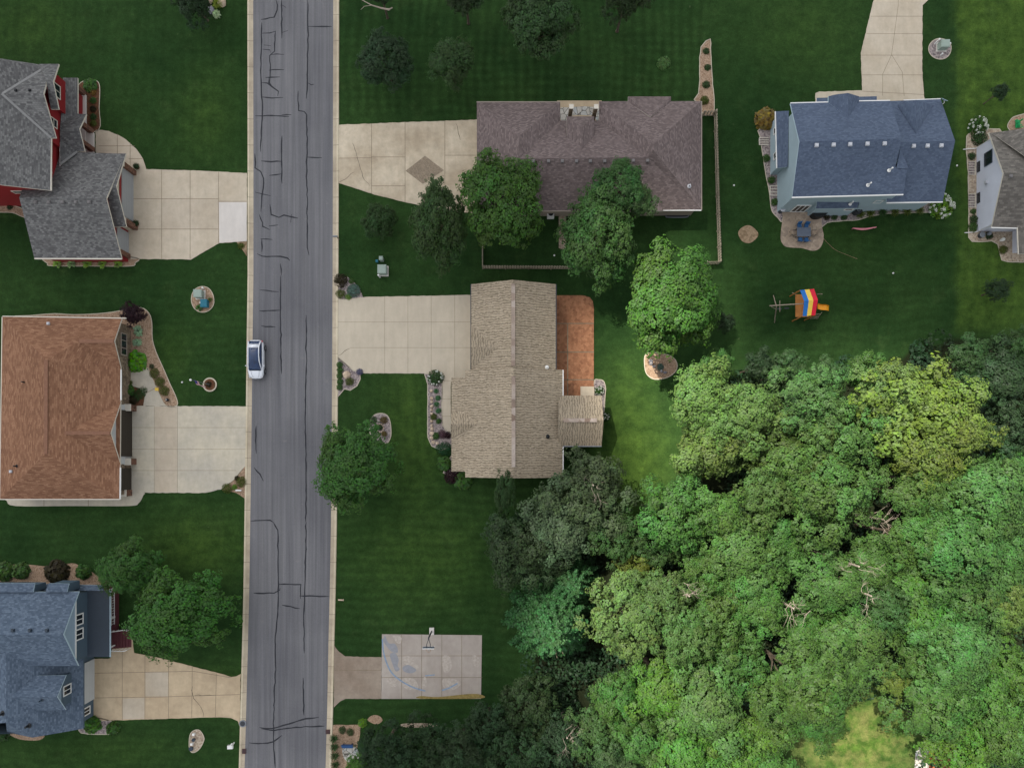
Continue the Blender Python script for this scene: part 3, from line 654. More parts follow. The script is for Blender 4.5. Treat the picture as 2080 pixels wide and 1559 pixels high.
def ridge(parent, pts, mat, w=.34):
    for a, b in pts:
        g = MB(); a, b = V(*a), V(*b); d = b - a; n = max(1, int(d.length / .55)); rz = math.atan2(d.y, d.x)
        up = Matrix.Rotation(rz, 3, 'Z') @ Matrix.Rotation(-math.asin(d.z / d.length), 3, 'Y')
        for k in range(n): g.box(a + d * (k + .5) / n + Vector((0, 0, .015 + .004 * (k % 2))), (d.length / n + .03, w, .06), 0, 0, up)
        g.build('ridge_cap', [mat], parent)
def houseroot(x, y, name, label): return empty(name, (*W(x, y), 0), label, 'house', 'houses along the street')

# ---------------------------------------------------------------- A: red two-storey house, top left
A = houseroot(60, 300, 'red_house', 'red two storey house with grey shingle roof and front facing gables, top left corner')
roof([[(102.6, 386.6, 5.8), (0, 375, 7.35), (-88, 365, 8.7), (-88, 108, 8.7), (0, 118.7, 6.9), (79, 131, 5.8), (92, 137, 5.9), (4, 190.8, 7.55), (104, 280, 5.8)],
      [(-88, 365, 8.7), (-260, 386, 5.8), (-260, 131, 5.8), (-88, 108, 8.7)],
      [(4, 190.8, 7.55), (88, 190, 7.6), (113.5, 279.8, 5.8), (104, 280, 5.8)], [(4, 190.8, 7.55), (88, 190, 7.6), (96, 160, 6.9), (110, 131, 5.8), (92, 137, 5.9)]], 'sh_a', A)
roof([[(94, 164, 7.25), (107.5, 166, 7.25), (119, 130, 5.8), (79, 130, 5.8)], [(94, 164, 7.25), (107.5, 166, 7.25), (119, 221.5, 5.8), (103, 221.5, 5.8)]], 'sh_a', A, 'gable_roof')
roof([[(39, 401, 5.3), (215.7, 402.6, 5.3), (255, 312.5, 3), (125, 308, 3), (68, 315, 3)], [(39, 401, 5.3), (215.7, 402.6, 5.3), (247, 524.5, 3), (69.7, 524, 3)]], 'sh_a', A, 'garage_roof')
roof([[(200, 380, 4.5), (236, 378, 4.5), (255.5, 311.8, 3.03), (215, 311.8, 3.03)], [(200, 380, 4.5), (236, 378, 4.5), (256.5, 460, 3.02), (232, 461, 3.02)]], 'sh_a', A, 'gable_roof')
roof([[(128, 158, 3.5), (157.5, 158, 2.8), (157.5, 233, 2.8), (123, 252, 3.6)], [(122, 263, 4.2), (161, 262, 4.2), (175, 232, 3), (157.5, 231, 3), (122, 250, 3.5)],
      [(122, 263, 4.2), (161, 262, 4.2), (172, 307, 3), (157, 308, 3), (122, 285, 3.7)], [(122, 285, 3.7), (157, 308, 3), (122, 334, 3.8)]], 'sh_a', A, 'porch_roof')
g = MB()
ring(g, [(-51.0, 29.5, 5.6), (-58, 29.5, 8.4), (-66, 29.5, 5.6), (-66, 42.3, 5.6), (-58, 42.3, 8.4), (-51.0, 42.3, 5.6)])
ring(g, [(-50.6, 34.8, 5.6), (-50.6, 38.6, 7.2), (-50.6, 42.3, 5.6), (-52, 42.3, 5.6), (-52, 34.8, 5.6)])
ring(g, [(-50.12, 38.6, 5.6), (-50.12, 40.4, 6.9), (-50.12, 42.2, 5.6), (-52, 42.2, 5.6), (-52, 38.6, 5.6)])
ring(g, [(-44.95, 22.95, 2.85), (-44.95, 28.44, 4.95), (-44.95, 33.9, 2.85), (-53.4, 33.9, 2.85), (-53.4, 28.44, 4.95), (-53.4, 22.95, 2.85)])
ring(g, [(-44.4, 26.6, 2.85), (-44.4, 30.2, 4.15), (-44.4, 33.85, 2.85), (-45.2, 33.85, 2.85), (-45.2, 26.6, 2.85)], 0, 1)
g.box((-44.38, 30.2, 2.68), (.08, 7.1, .34), 0)
g.build('wall', ['red', 'beige'], A)
boxpart('garage_door', A, (-44.36, 30.45, 1.2), (.08, 5.6, 2.4), 'door_g'); boxpart('garage_door', A, (-44.9, 25.0, 1.2), (.08, 2.7, 2.4), 'door_g')
for p in ((273, 352, 2.6), (276, 463, 2.6), (261, 521, 2.2)): pillar(A, *p)
window(A, on_x(114.5, 184, -50.12), 0, 1.5, 1.25, 2, 'cream'); window(A, on_x(108.5, 249, -50.6), 0, .95, 1.2, 2, 'cream', False)
window(A, (-54.6, 29.5, 4.3), -90, 1.5, .7, 1, 'cream')
boxpart('porch_floor', A, (-50.75, 38.9, .15), (1.9, 7.0, .3), 'conc_new'); boxpart('porch_floor', A, (-50.0, 36.5, .12), (2.2, 3.0, .24), 'conc_new')
for p in ((172, 192, 2.5), (187, 268, 2.7), (189, 305, 2.7)): pillar(A, *p, .5, 'brick', 'porch_column')
vents(A, [(73, 411, 5.15), (100, 411, 5.15), (128, 411, 5.15), (155, 411, 5.15), (182, 411, 5.15)], s=.34); vents(A, [(33, 184, 7.45), (61, 184, 7.45)], 'black', .24)
gut(A, (69.7, 525, 3), (247, 525.5, 3), 'cream'); gut(A, (103.5, 279, 5.8), (103.5, 386.6, 5.8), 'cream', .1); gut(A, (122, 290, 3.6), (122, 340, 3.6), 'white', .12); gut(A, (129, 177, 3.5), (130, 229, 3.5), 'white', .12)
ridge(A, [((4, 190.8, 7.57), (104, 280, 5.82)), ((6, 190, 7.57), (92, 137, 5.92)), ((122, 334, 3.82), (157, 308, 3.02))], plain('ridge_grey', C(132, 131, 128), .9, var=.1, scale=3), .24)

# ---------------------------------------------------------------- B: brown hipped house, left
B = houseroot(120, 830, 'brown_house', 'single storey house with reddish brown shingle roof and dark garage doors beside a pale drive')
roof([[(5, 643, 3), (93.8, 731, 5.6), (93, 921, 5.6), (0, 1012.6, 3)], [(5, 643, 3), (247, 647, 3), (232, 692.8, 4.8), (161, 692.8, 4.8), (93.8, 731, 5.6)],
      [(161, 692.8, 4.8), (232, 692.8, 4.8), (245, 745, 3)], [(93.8, 731, 5.6), (161, 692.8, 4.8), (245, 745, 3), (243, 1012.6, 3), (93, 921, 5.6)], [(0, 1012.6, 3), (93, 921, 5.6), (243, 1012.6, 3)]], 'sh_b', B)
roof([[(128.4, 879, 4.92), (224.3, 879, 4.92), (245.5, 816, 3.02)], [(128.4, 879, 4.92), (224.3, 879, 4.92), (245, 943.5, 3.02)]], 'sh_b', B, 'gable_roof')
g = MB()
ring(g, [(-44.65, -4.2, 2.85), (-44.65, -.6, 2.85), (-44.65, 2.76, 4.6), (-44.65, 6.1, 2.85), (-44.65, 10.3, 2.85), (-44.65, 12.86, 4.5), (-44.65, 15.4, 2.85), (-57.1, 15.4, 2.85), (-57.1, -4.2, 2.85)])
g.build('wall', ['stonew'], B)
g = MB(); g.add([(-44.58, -.75, 0), (-44.58, 6.2, 0), (-44.58, 6.1, 2.85), (-44.58, 2.76, 4.62), (-44.58, -.65, 2.85), (-44.7, -.75, 0), (-44.7, 6.2, 0), (-44.7, 6.1, 2.85), (-44.7, 2.76, 4.62), (-44.7, -.65, 2.85)], [(0, 1, 2, 3, 4), (9, 8, 7, 6, 5), (0, 4, 9, 5), (1, 6, 7, 2), (2, 7, 8, 3), (3, 8, 9, 4)])
g.build('gable_front', ['door_w'], B)
boxpart('garage_door', B, (-44.52, 2.85, 1.2), (.1, 5.3, 2.4), 'door_d'); boxpart('garage_door', B, (-44.6, -2.4, 1.15), (.1, 2.5, 2.3), 'door_d')
window(B, on_x(251, 699, -44.65), 0, 2.6, 1.25, 3, 'w_d', True, .13)
for p in ((272, 829, 1.3), (272, 937, 1.3), (263, 1000, 1.3)): pillar(B, *p, .7)
for p in ((262, 829), (262, 937)): pillar(B, *p, 2.6, .5, 'w_e', 'door_post', 'cream')
gut(B, (5, 642, 3), (256, 646, 3), 'cream', .1); gut(B, (0, 1013.6, 3), (243.5, 1013.6, 3), 'cream', .1); gut(B, (4.2, 643, 3), (-.8, 1012.6, 3), 'cream', .1); gut(B, (245.3, 750, 3), (245.3, 812, 3)); gut(B, (244, 949, 3), (243.6, 1013, 3))
ridge(B, [((93.8, 731, 5.6), (93, 921, 5.6)), ((161, 692.8, 4.8), (231, 692.8, 4.8)), ((129, 879, 4.92), (223, 879, 4.92))], plain('ridge_brown', C(128, 92, 72), .9, var=.15, scale=3), .4)
vents(B, [(99, 657, 3.5)], 'vent_w', .3); vents(B, [(23, 957, 3.7)], 'vent_w', .3); pipe(B, 50, 776, 4.3, 'black'); pipe(B, 34, 946, 4, 'black')
x, y = W(247, 824)

# ---------------------------------------------------------------- C: slate two-storey house, bottom left
Cc = houseroot(90, 1350, 'slate_house', 'slate blue two storey house with white framed windows and a maroon porch stair, bottom left')
roof([[(-60, 1202, 5.8), (160, 1201, 5.8), (128.4, 1288, 8.2), (-60, 1288, 8.2)], [(-60, 1288, 8.2), (128.4, 1288, 8.2), (158.7, 1351.7, 5.8), (-60, 1351.7, 5.8)]], 'sh_c', Cc, fascia='tealtrim')
roof([[(12, 1298, 6.9), (12, 1467, 6.9), (66, 1497, 5.5), (169.5, 1478.7, 3), (169.5, 1282, 3)], [(12, 1298, 6.9), (12, 1467, 6.9), (-150, 1478, 3), (-150, 1282, 3)], [(12, 1467, 6.9), (66, 1497, 5.5), (14, 1486, 5.0)]], 'sh_c', Cc, 'garage_roof', fascia='w_c')
do = roof([[(21, 1414.5, 6.7), (116, 1414.5, 6.7), (134, 1370.5, 5.4), (70.7, 1372, 5.4)], [(21, 1414.5, 6.7), (116, 1414.5, 6.7), (133.5, 1441, 5.4), (69, 1442.6, 5.4)]], 'sh_c', Cc, 'dormer', .12, 'tealtrim')
g = MB(); ring(g, [(-49.3, -23.95, 5.3), (-49.3, -25.6, 6.45), (-49.3, -27.25, 5.3), (-54, -27.25, 5.3), (-54, -23.95, 5.3)], 3.2); g.build('dormer_wall', ['w_c'], do)
window(do, on_x(136, 1400, -49.3), 0, 1.15, 1.35, 2, 'white', True, .12)
g = MB(); g.add([(-49.22, -24.3, 5.45), (-49.22, -26.9, 5.45), (-49.22, -25.6, 6.35), (-49.3, -24.3, 5.45), (-49.3, -26.9, 5.45), (-49.3, -25.6, 6.35)], [(2, 1, 0), (3, 4, 5), (0, 1, 4, 3), (1, 2, 5, 4), (2, 0, 3, 5)]); g.build('gable_panel', ['w_cl'], do)
g = MB(); ring(g, [(-47.6, -22.2, 5.6), (-47.6, -18.5, 7.95), (-47.6, -14.9, 5.6), (-70, -14.9, 5.6), (-70, -22.2, 5.6)])
ring(g, [(-49.0, -22.0, 2.85), (-49.0, -30.1, 2.85), (-53.4, -30.1, 5.2), (-57, -30.1, 5.6), (-66, -30.1, 2.85), (-66, -19.0, 2.85), (-57, -19.0, 6.6), (-49.0, -19.0, 2.85)]); g.build('wall', ['w_c'], Cc)
g = MB(); g.add([(-47.5, -15.3, 5.75), (-47.5, -21.8, 5.75), (-47.5, -18.5, 7.85), (-47.62, -15.3, 5.75), (-47.62, -21.8, 5.75), (-47.62, -18.5, 7.85)], [(2, 1, 0), (3, 4, 5), (0, 1, 4, 3), (1, 2, 5, 4), (2, 0, 3, 5)]); g.box((-47.48, -18.55, 5.72), (.1, 6.6, .16), 1); g.build('gable_panel', ['w_cl', 'white'], Cc)
window(Cc, on_x(160, 1257.5, -47.6), 0, 1.25, 1.5, 2, 'white', True, .13); window(Cc, on_x(160, 1287.5, -47.6), 0, 1.25, 1.5, 2, 'white', True, .13)
boxpart('garage_door', Cc, (-48.95, -25.8, 1.3), (.12, 4.7, 2.6), 'door_w'); window(Cc, (-49.0, -29.1, 1.5), 0, .95, 1.5, 2, 'white', True, .12)
roof([[(175, 1198.6, 3.5), (223, 1198, 2.8), (223, 1333.5, 2.8), (174.5, 1333.5, 3.5)]], 'metal_dk', Cc, 'porch_roof', .12, 'tealtrim'); gut(Cc, (223.6, 1198, 2.8), (223.6, 1333.5, 2.8), 'tealtrim', .1)
roof([[(-60, 1184, 5.9), (70.5, 1184, 5.9), (67, 1202, 6.1), (-60, 1202, 6.1)]], 'sh_c', Cc, 'dormer', .12, 'tealtrim'); roof([[(99.5, 1184, 5.9), (140, 1185, 5.9), (135.6, 1202, 6.1), (92, 1202, 6.1)]], 'sh_c', Cc, 'dormer', .12, 'tealtrim')
roof([[(-60, 1182, 3.5), (212, 1188, 3.5), (208, 1199, 4.0), (-60, 1199, 4.0)]], 'sh_c', Cc, 'porch_roof', .12, 'tealtrim')
g = MB(); a, b = V(70.5, 1184, 5.9), V(67, 1202, 6.1); g.box(((a.x - 60) / 2 - .1, (a.y + b.y) / 2 - .15, 4.8), (60 + a.x - .2, abs(b.y - a.y) - .2, 2.0)); a, b = V(99.5, 1184, 5.9), V(140, 1185, 5.9); g.box(((a.x + b.x) / 2, a.y - .5, 4.8), (b.x - a.x - .3, .9, 2.0)); g.build('dormer_wall', ['w_c'], Cc)
boxpart('porch_floor', Cc, (-46.8, -18.4, .35), (1.5, 7.4, .7), 'maroon')
g = MB()
for k in range(5): g.box((-45.9 + k * .3, -21.1, (.6 - k * .13) / 2), (.3, 2.0, .6 - k * .13), 0)
g.build('porch_stair', ['maroon'], Cc)
for yy in (-20.0, -22.2):
    g = MB(); g.tube([(-46.3, yy, 1.5), (-44.9, yy + (.12 if yy > -21 else -.12), .95), (-44.6, yy, .9)], .05); 
    for k in range(5): g.box((-46.2 + k * .38, yy, 1.3 - k * .16 - .35), (.05, .05, .75))
    g.build('stair_rail', ['white'], Cc)
g = MB()
for zz in (.95, 1.55): g.box((-46.05, -17.2, zz), (.07, 4.0, .07))
for k in range(14): g.box((-46.05, -19.1 + k * .3, 1.25), (.04, .04, .56))
g.box((-46.05, -17.2, 1.6), (.1, .1, .3)); g.build('porch_railing', ['white'], Cc)
for yy in (-15.1, -18.4, -21.7): boxpart('porch_post', Cc, (-46.15, yy, 1.7), (.14, .14, 2.1), 'white')
vents(Cc, [(27, 1279, 8.05), (61.5, 1279, 8.05), (96, 1279, 8.05)], 'metal_dk', .34, .14); pipe(Cc, 85, 1421, 6.5, 'metal_dk'); pipe(Cc, 6, 1448, 6.8, 'black', .12); pipe(Cc, 58, 1473, 5.8, 'black', .12)

# ---------------------------------------------------------------- D: taupe hipped house, top centre
Dd = houseroot(1200, 320, 'taupe_house', 'single storey house with purplish taupe hipped roof and a paved entry court, top centre')
roof([[(968.6, 207.7, 3), (1138, 207.7, 3), (1054.5, 276.7, 5.7)], [(968.6, 207.7, 3), (1054.5, 276.7, 5.7), (1054.5, 322, 5.7), (968.6, 428, 3)], [(1138, 207.7, 3), (1138, 245, 3), (1054.5, 322, 5.7), (1054.5, 276.7, 5.7)],
      [(1138, 245, 3), (1217, 245, 3), (1315, 319, 5.7), (1054.5, 322, 5.7)], [(968.6, 428, 3), (1054.5, 322, 5.7), (1315, 319, 5.7), (1262, 428, 3)],
      [(1217, 206, 3), (1327.6, 293, 6.3), (1327.6, 305, 6.3), (1315, 319, 5.7), (1217, 245, 3)], [(1217, 206, 3), (1276, 205.6, 3), (1363, 205.6, 3), (1424.6, 205.5, 3), (1327.6, 293, 6.3)], [(1424.6, 205.5, 3), (1424.6, 426, 3), (1327.6, 305, 6.3), (1327.6, 293, 6.3)],
      [(1327.6, 305, 6.3), (1424.6, 426, 3), (1262, 428, 3), (1315, 319, 5.7)]], 'sh_d', Dd)
roof([[(1276, 196, 3), (1363, 196, 3), (1321, 237, 4.45)], [(1276, 196, 3), (1276, 208, 3.02), (1321, 237, 4.45)], [(1363, 196, 3), (1363, 208, 3.02), (1321, 237, 4.45)]], 'sh_d', Dd, 'bay_roof')
roof([[(1151, 236.5, 4.15), (1207, 236.5, 4.15), (1181, 259, 5.15)], [(1207, 236.5, 4.15), (1207, 281, 4.15), (1181, 306, 5.15), (1181, 259, 5.15)], [(1151, 236.5, 4.15), (1151, 281, 4.15), (1181, 306, 5.15), (1181, 259, 5.15)]], 'sh_d', Dd, 'entry_roof')
roof([[(1306, 366, 4.62), (1306, 431, 4.2), (1347, 428, 3.05)], [(1306, 366, 4.62), (1306, 431, 4.2), (1262, 429, 3.05)]], 'sh_d', Dd, 'gable_roof')
pts = inset(eavew([(968.6, 207.7), (1138, 207.7), (1138, 247), (1217, 247), (1217, 205.5), (1276, 205.5), (1276, 196), (1363, 196), (1363, 205.5), (1424.6, 205.5), (1424.6, 426), (968.6, 428)], 3), .42)
g = MB(); ring(g, [(x, y, 2.85) for x, y in pts]); g.build('wall', ['w_d'], Dd)
g = MB(); g.sheet(WW(smooth([(1138, 222), (1150, 219), (1220, 219), (1222, 250), (1212, 252), (1205, 236), (1155, 236), (1152, 252), (1140, 252)], 2)), .075); g.build('entry_paving', ['flag'], Dd)
for a in (1155, 1203): pillar(Dd, a, 250, 3.7, .4, 'stonew', 'entry_column')
for a in (1152, ): pass
vents(Dd, [(1083, 328, 5.55), (1114, 328, 5.55), (1142, 328, 5.55), (1171, 328, 5.55), (1199, 328, 5.55), (1228, 328, 5.55), (1286, 327, 5.55), (1315, 327, 5.6)], 'vent', .34, .14); pipe(Dd, 1400, 378, 4.0, 'vent_w', .09, .4)
gut(Dd, (968.6, 428.6, 3), (1262, 428.6, 3), 'w_d', .1); gut(Dd, (1347, 427, 3), (1424.6, 427, 3), 'white', .1); gut(Dd, (1425.2, 205.5, 3), (1425.2, 426.5, 3), 'w_d', .1); gut(Dd, (968, 207, 3), (1138, 207, 3), 'w_d', .1)
g = MB(); x0, y0 = W(1352, 421); x1, y1 = W(1399, 442)
rim = smooth([(x0, y0), (x0, y1 + .2), (x0 + .25, y1), (x1 - .4, y1), (x1 - .05, y1 + .3), (x1, y0)], 3); g.prism(rim, 0, .08, 0); 
for k in range(len(rim) - 1): g.tube([(*rim[k], .16), (*rim[k + 1], .16)], .06, 5, 1)
g.build('window_well', ['steel', 'grey'], Dd)

# ---------------------------------------------------------------- E: tan house, centre
E = houseroot(1045, 800, 'tan_house', 'tan house with rippled beige shingle roof and a brick red rear patio, centre')
roof([[(957, 577, 3), (957, 760, 3), (1042.5, 760, 4.93), (1042.5, 568, 4.93)], [(1129, 577, 3), (1129, 760, 3), (1042.5, 760, 4.93), (1042.5, 568, 4.93)]], 'sh_e', E)
roof([[(945, 752, 3), (945, 969, 3), (1043, 971, 5.2), (1043, 746, 5.2)], [(1143, 751, 3), (1143, 969.5, 3), (1043, 971, 5.2), (1043, 746, 5.2)], [(917, 766, 2.38), (917, 957, 2.38), (945, 957, 3), (945, 766, 3)]], 'sh_e', E)
roof([[(916.5, 861, 3.5), (971, 861, 3.62), (945, 836, 2.97), (916, 833, 2.42)], [(916.5, 861, 3.5), (971, 861, 3.62), (945, 886, 2.97), (916, 889, 2.42)]], 'sh_e', E, 'gable_roof', .06)
roof([[(957, 705, 4.15), (1012, 705, 4.25), (957, 661, 3.05)], [(957, 705, 4.15), (1012, 705, 4.25), (957, 749, 3.05)]], 'sh_e', E, 'gable_roof', .06)
roof([[(1135, 803, 3), (1222, 803, 3), (1226, 853, 4.65), (1135, 853, 4.65)], [(1135, 905, 3), (1222, 905, 3), (1226, 853, 4.65), (1135, 853, 4.65)]], 'sh_e', E, 'sunroom_roof')
g = MB()
def rectp(x0, y0, x1, y1, h, d): return inset(eavew([(x0, y0), (x1, y0), (x1, y1), (x0, y1)], h), d)
r_ = rectp(957, 577, 1129, 760, 3, .42); xs = [p[0] for p in r_]; ys = [p[1] for p in r_]; a, b, c_, d_ = min(xs), max(xs), min(ys), max(ys)
ring(g, [(a, c_, 2.85), (b, c_, 2.85), (b, d_, 2.85), ((a + b) / 2, d_, 4.7), (a, d_, 2.85)])
r_ = rectp(945, 752, 1143, 969, 3, .42); xs = [p[0] for p in r_]; ys = [p[1] for p in r_]; a, b, c_, d_ = min(xs), max(xs), min(ys), max(ys)
ring(g, [(a, c_, 2.85), ((a + b) / 2, c_, 4.95), (b, c_, 2.85), (b, d_, 2.85), ((a + b) / 2, d_, 4.95), (a, d_, 2.85)])
r_ = rectp(1120, 803, 1224, 905, 3, .35); xs = [p[0] for p in r_]; ys = [p[1] for p in r_]; a, b, c_, d_ = min(xs), max(xs), min(ys), max(ys)
ring(g, [(a, c_, 2.85), (b, c_, 2.85), (b, (c_ + d_) / 2, 4.4), (b, d_, 2.85), (a, d_, 2.85)])
g.build('wall', ['w_e'], E)
for px in (921, ):
    for py in (772, 832, 889, 950): boxpart('porch_post', E, (*W(px + 2, py), 1.1), (.16, .16, 2.2), 'cream')
ridge(E, [((1042.5, 576, 4.95), (1042.5, 743, 4.95)), ((1043, 764, 5.22), (1043, 948, 5.22)), ((1145, 853, 4.67), (1212, 853, 4.67))], 'cap_e', .42)
gut(E, (1143.8, 751, 3), (1143.8, 969, 3), 'white', .11); gut(E, (956.5, 577, 3), (956.5, 750, 3), 'steel', .11); gut(E, (1129.8, 577, 3), (1129.8, 750, 3), 'steel', .11); gut(E, (1135, 906, 3), (1222, 906, 3), 'grey', .1)
pipe(E, 1111, 745.5, 3.55, 'white', .09, .3); pipe(E, 1111.5, 886, 3.7, 'black', .11, .45)
g = MB(); x, y = W(1192.5, 797); g.box((x, y, .25), (1.6, .9, .35)); g.box((x, y + .55, .15), (1.6, .3, .18)); g.build('back_step', ['conc_a'], E)

# ---------------------------------------------------------------- F: blue two-storey house, right
F = houseroot(1740, 310, 'blue_house', 'blue roofed two storey house with pale aqua walls and a row of white roof vents')
roof([[(1605.7, 210, 5.7), (1682, 208, 5.7), (1745, 206, 5.7), (1808, 205, 5.7), (1832, 281.3, 7.9), (1623.8, 287.6, 7.9)], [(1623.8, 287.6, 7.9), (1832, 281.3, 7.9), (1818.5, 339, 6.45), (1843, 342.5, 6.4), (1835, 394.4, 5.7), (1609.4, 400, 5.7)]], 'sh_f', F, fascia='tealtrim')
roof([[(1790, 206, 4), (1910.7, 201.3, 4), (1940, 286, 6.5), (1800, 290, 6.5)], [(1800, 290, 6.5), (1940, 286, 6.5), (1915, 409.4, 4), (1801, 411, 4)]], 'sh_f', F, 'garage_roof', fascia='tealtrim')
roof([[(1722, 240, 6.65), (1722.6, 189, 6.65), (1698, 192, 6.1), (1683, 195.5, 5.75), (1683, 209, 5.75)], [(1722, 240, 6.65), (1722.6, 189, 6.65), (1745, 196, 5.75), (1745, 207, 5.75)]], 'sh_f', F, 'gable_roof', fascia='tealtrim')
roof([[(1860.7, 271.5, 6.08), (1860.7, 203, 6.08), (1896.3, 213.8, 4.42)], [(1860.7, 271.5, 6.08), (1860.7, 203, 6.08), (1824, 214, 4.42)]], 'sh_f', F, 'gable_roof', fascia='sh_f')
roof([[(1829, 302, 6.35), (1821, 341, 6.5), (1846, 343, 6.45)]], 'sh_f', F, 'cricket', .05, 'sh_f')
roof([[(1659, 199, 2.8), (1781, 195.6, 2.8), (1781, 212, 3.5), (1659, 214, 3.5)]], 'sh_f', F, 'porch_roof', .15, 'white')
roof([[(1575.7, 226.3, 2.8), (1602.5, 225, 3.45), (1600, 338.8, 3.45), (1578.8, 341.3, 2.8)]], 'sh_f', F, 'bay_roof', .14, 'tealtrim')
roof([[(1660, 407, 3.3), (1747.6, 403.8, 3.3), (1741, 422.5, 2.8), (1657.6, 423.8, 2.8)]], 'sh_f', F, 'bay_roof', .14, 'tealtrim')
g = MB()
ring(g, [(31.05, 28.8, 5.5), (31.05, 33.6, 7.65), (31.05, 38.2, 5.5), (40.8, 38.2, 5.5), (40.8, 33.6, 7.65), (40.8, 32, 6.9), (42.2, 32, 6.0), (42.2, 28.8, 5.5)])
ring(g, [(41.0, 28.95, 3.85), (47.3, 28.95, 3.85), (47.3, 34.2, 6.2), (47.3, 39.4, 3.85), (41.0, 39.4, 3.85)])
ring(g, [(30.25, 33.15, 2.7), (31.1, 33.15, 3.3), (31.1, 39.0, 3.3), (30.25, 39.0, 2.7)]); ring(g, [(34.6, 28.35, 2.65), (39.2, 28.35, 2.65), (39.2, 28.85, 3.1), (34.6, 28.85, 3.1)])
g.build('wall', ['w_f'], F)
window(F, (33.3, 28.8, 1.2), -90, 1.7, 2.1, 3, 'white', True, .11); window(F, (30.25, 37.6, 1.7), 180, .8, 1.1, 1, 'white'); window(F, (30.25, 34.7, 1.7), 180, .8, 1.1, 1, 'white'); window(F, (41.2, 28.85, 3.2), -90, .9, .9, 1, 'white'); window(F, (38.4, 28.35, 2.2), -90, 1.0, .6, 1, 'white')
vents(F, [(1658, 296, 7.7), (1692.5, 295, 7.7), (1726, 294, 7.7), (1761, 293, 7.7), (1796, 292.5, 7.7)], 'vent_w', .38, .18); vents(F, [(1855, 297.5, 6.3), (1883, 297, 6.3), (1911, 296.5, 6.3)], 'vent_w', .38, .18)
for p in ((1763, 376, 6.1), (1806, 346, 6.5), (1727, 414, 3.05)): pipe(F, *p, 'white', .08, .7)
gut(F, (1605.7, 209.5, 5.7), (1682, 207.5, 5.7), 'white'); gut(F, (1609, 401, 5.7), (1835, 395, 5.7), 'white'); gut(F, (1745, 205, 5.7), (1808, 204, 5.7), 'white', .1); gut(F, (1836, 203.5, 4), (1910.7, 200.7, 4), 'white', .1); gut(F, (1801, 411.8, 4), (1915, 410, 4), 'white', .13); gut(F, (1575, 226.3, 2.8), (1578, 341.3, 2.8), 'white', .1)
for (x, y, w_, h_) in ((1573, 388, 1.1, 1.1), (1551, 288, 1.1, .8), (1754, 431, .7, .9)):
    g = MB(); cx, cy = W(x, y)
    for k in range(4): g.box((cx, cy - h_ / 2 + k * h_ / 3, .12), (w_, .07, .1), 0)
    g.box((cx - w_ / 2, cy, .12), (.07, h_, .12), 0); g.box((cx, cy, .062), (w_, h_, .02), 1); g.build('window_well', ['cream', 'gravel'], F)
d = empty('satellite_dish', V(1914, 212, 4.2), 'white oval satellite dish on the corner of the blue roof', 'satellite dish')
g = MB(); c0 = V(1914, 212, 4.2); c1 = V(1918, 204, 4.9); g.tube([c0, c0 + Vector((0, 0, .35)), c1], .035)
g.build('mast', ['white'], d); g = MB(); q = Vector((.35, .75, .6)).normalized().to_track_quat('Z', 'Y').to_matrix()
for rr, zz in (((0, .10), (.22, .03)), ((.22, .03), (.42, 0))): pass
N_ = 20; vs = [c1 + q @ Vector((.36 * r * math.cos(t), .48 * r * math.sin(t), .10 * (r * r))) for r in (.001, .5, 1) for t in [2 * math.pi * k / N_ for k in range(N_)]]
vs += [v + q @ Vector((0, 0, -.03)) for v in vs]; fs = []
for s_ in (0, 3 * N_):
    for j in range(2):
        for k in range(N_):
            f = (s_ + j * N_ + k, s_ + j * N_ + (k + 1) % N_, s_ + (j + 1) * N_ + (k + 1) % N_, s_ + (j + 1) * N_ + k); fs.append(f if s_ else f[::-1])
fs += [(2 * N_ + k, 2 * N_ + (k + 1) % N_, 5 * N_ + (k + 1) % N_, 5 * N_ + k) for k in range(N_)]
g.add(vs, fs); g.build('dish', ['tealtrim'], d, True)

# ---------------------------------------------------------------- G: white house, right edge
G = houseroot(2030, 380, 'white_house', 'white walled house with greige shingle roof at the right edge')
roof([[(2009.5, 270, 3), (2170, 258, 3), (2170, 351, 5), (2038.8, 351.3, 5)], [(2038.8, 351.3, 5), (2170, 351, 5), (2170, 463, 3), (2015, 461, 3)], [(2067.5, 458, 3.05), (2069.5, 515.5, 3), (2150, 515, 5.3), (2150, 440, 5.3)]], 'sh_g', G)
roof([[(2014, 270, 3.08), (2110, 257, 3.9), (2110, 337, 5.5)]], 'sh_g', G, 'wing_roof', .05)
g = MB(); ring(g, [(54.4, 26.5, 2.85), (54.4, 31.3, 4.75), (54.4, 36.3, 2.85), (72, 36.3, 2.85), (72, 26.5, 2.85)]); ring(g, [(58.6, 24, 2.85), (66, 24, 2.85), (66, 26.6, 2.85), (58.6, 26.6, 2.85)]); g.build('wall', ['w_g'], G)
window(G, on_x(2008, 321, 54.4), 180, 1.55, 1.3, 2, 'metal_dk'); 
for (a, b) in ((1983, 342), (1984, 405)): boxpart('window', G, (54.37, W(0, b)[1], .45), (.06, 1.2, .5), 'glass')
for b in (342, 408):
    g = MB(); cx, cy = W(1973, b)
    for k in range(6): g.box((cx, cy - .75 + k * .3, .1), (.75, .06, .08), 0)
    g.box((cx + .38, cy, .12), (.06, 1.7, .12), 0); g.box((cx, cy, .062), (.75, 1.6, .02), 1); g.build('window_well', ['cream', 'gravel'], G)
g = MB(); p = on_x(2005, 370, 54.4); g.box(p + Vector((-.12, 0, 0)), (.24, .3, .3)); g.build('wall_vent', ['vent_w'], G)
gut(G, (2014, 462, 3), (2066.5, 463.5, 3), 'white', .1); gut(G, (2067, 464, 3), (2069, 516, 3), 'cream', .1); vents(G, [(2052, 358, 4.85)], 'vent', .36, .14)
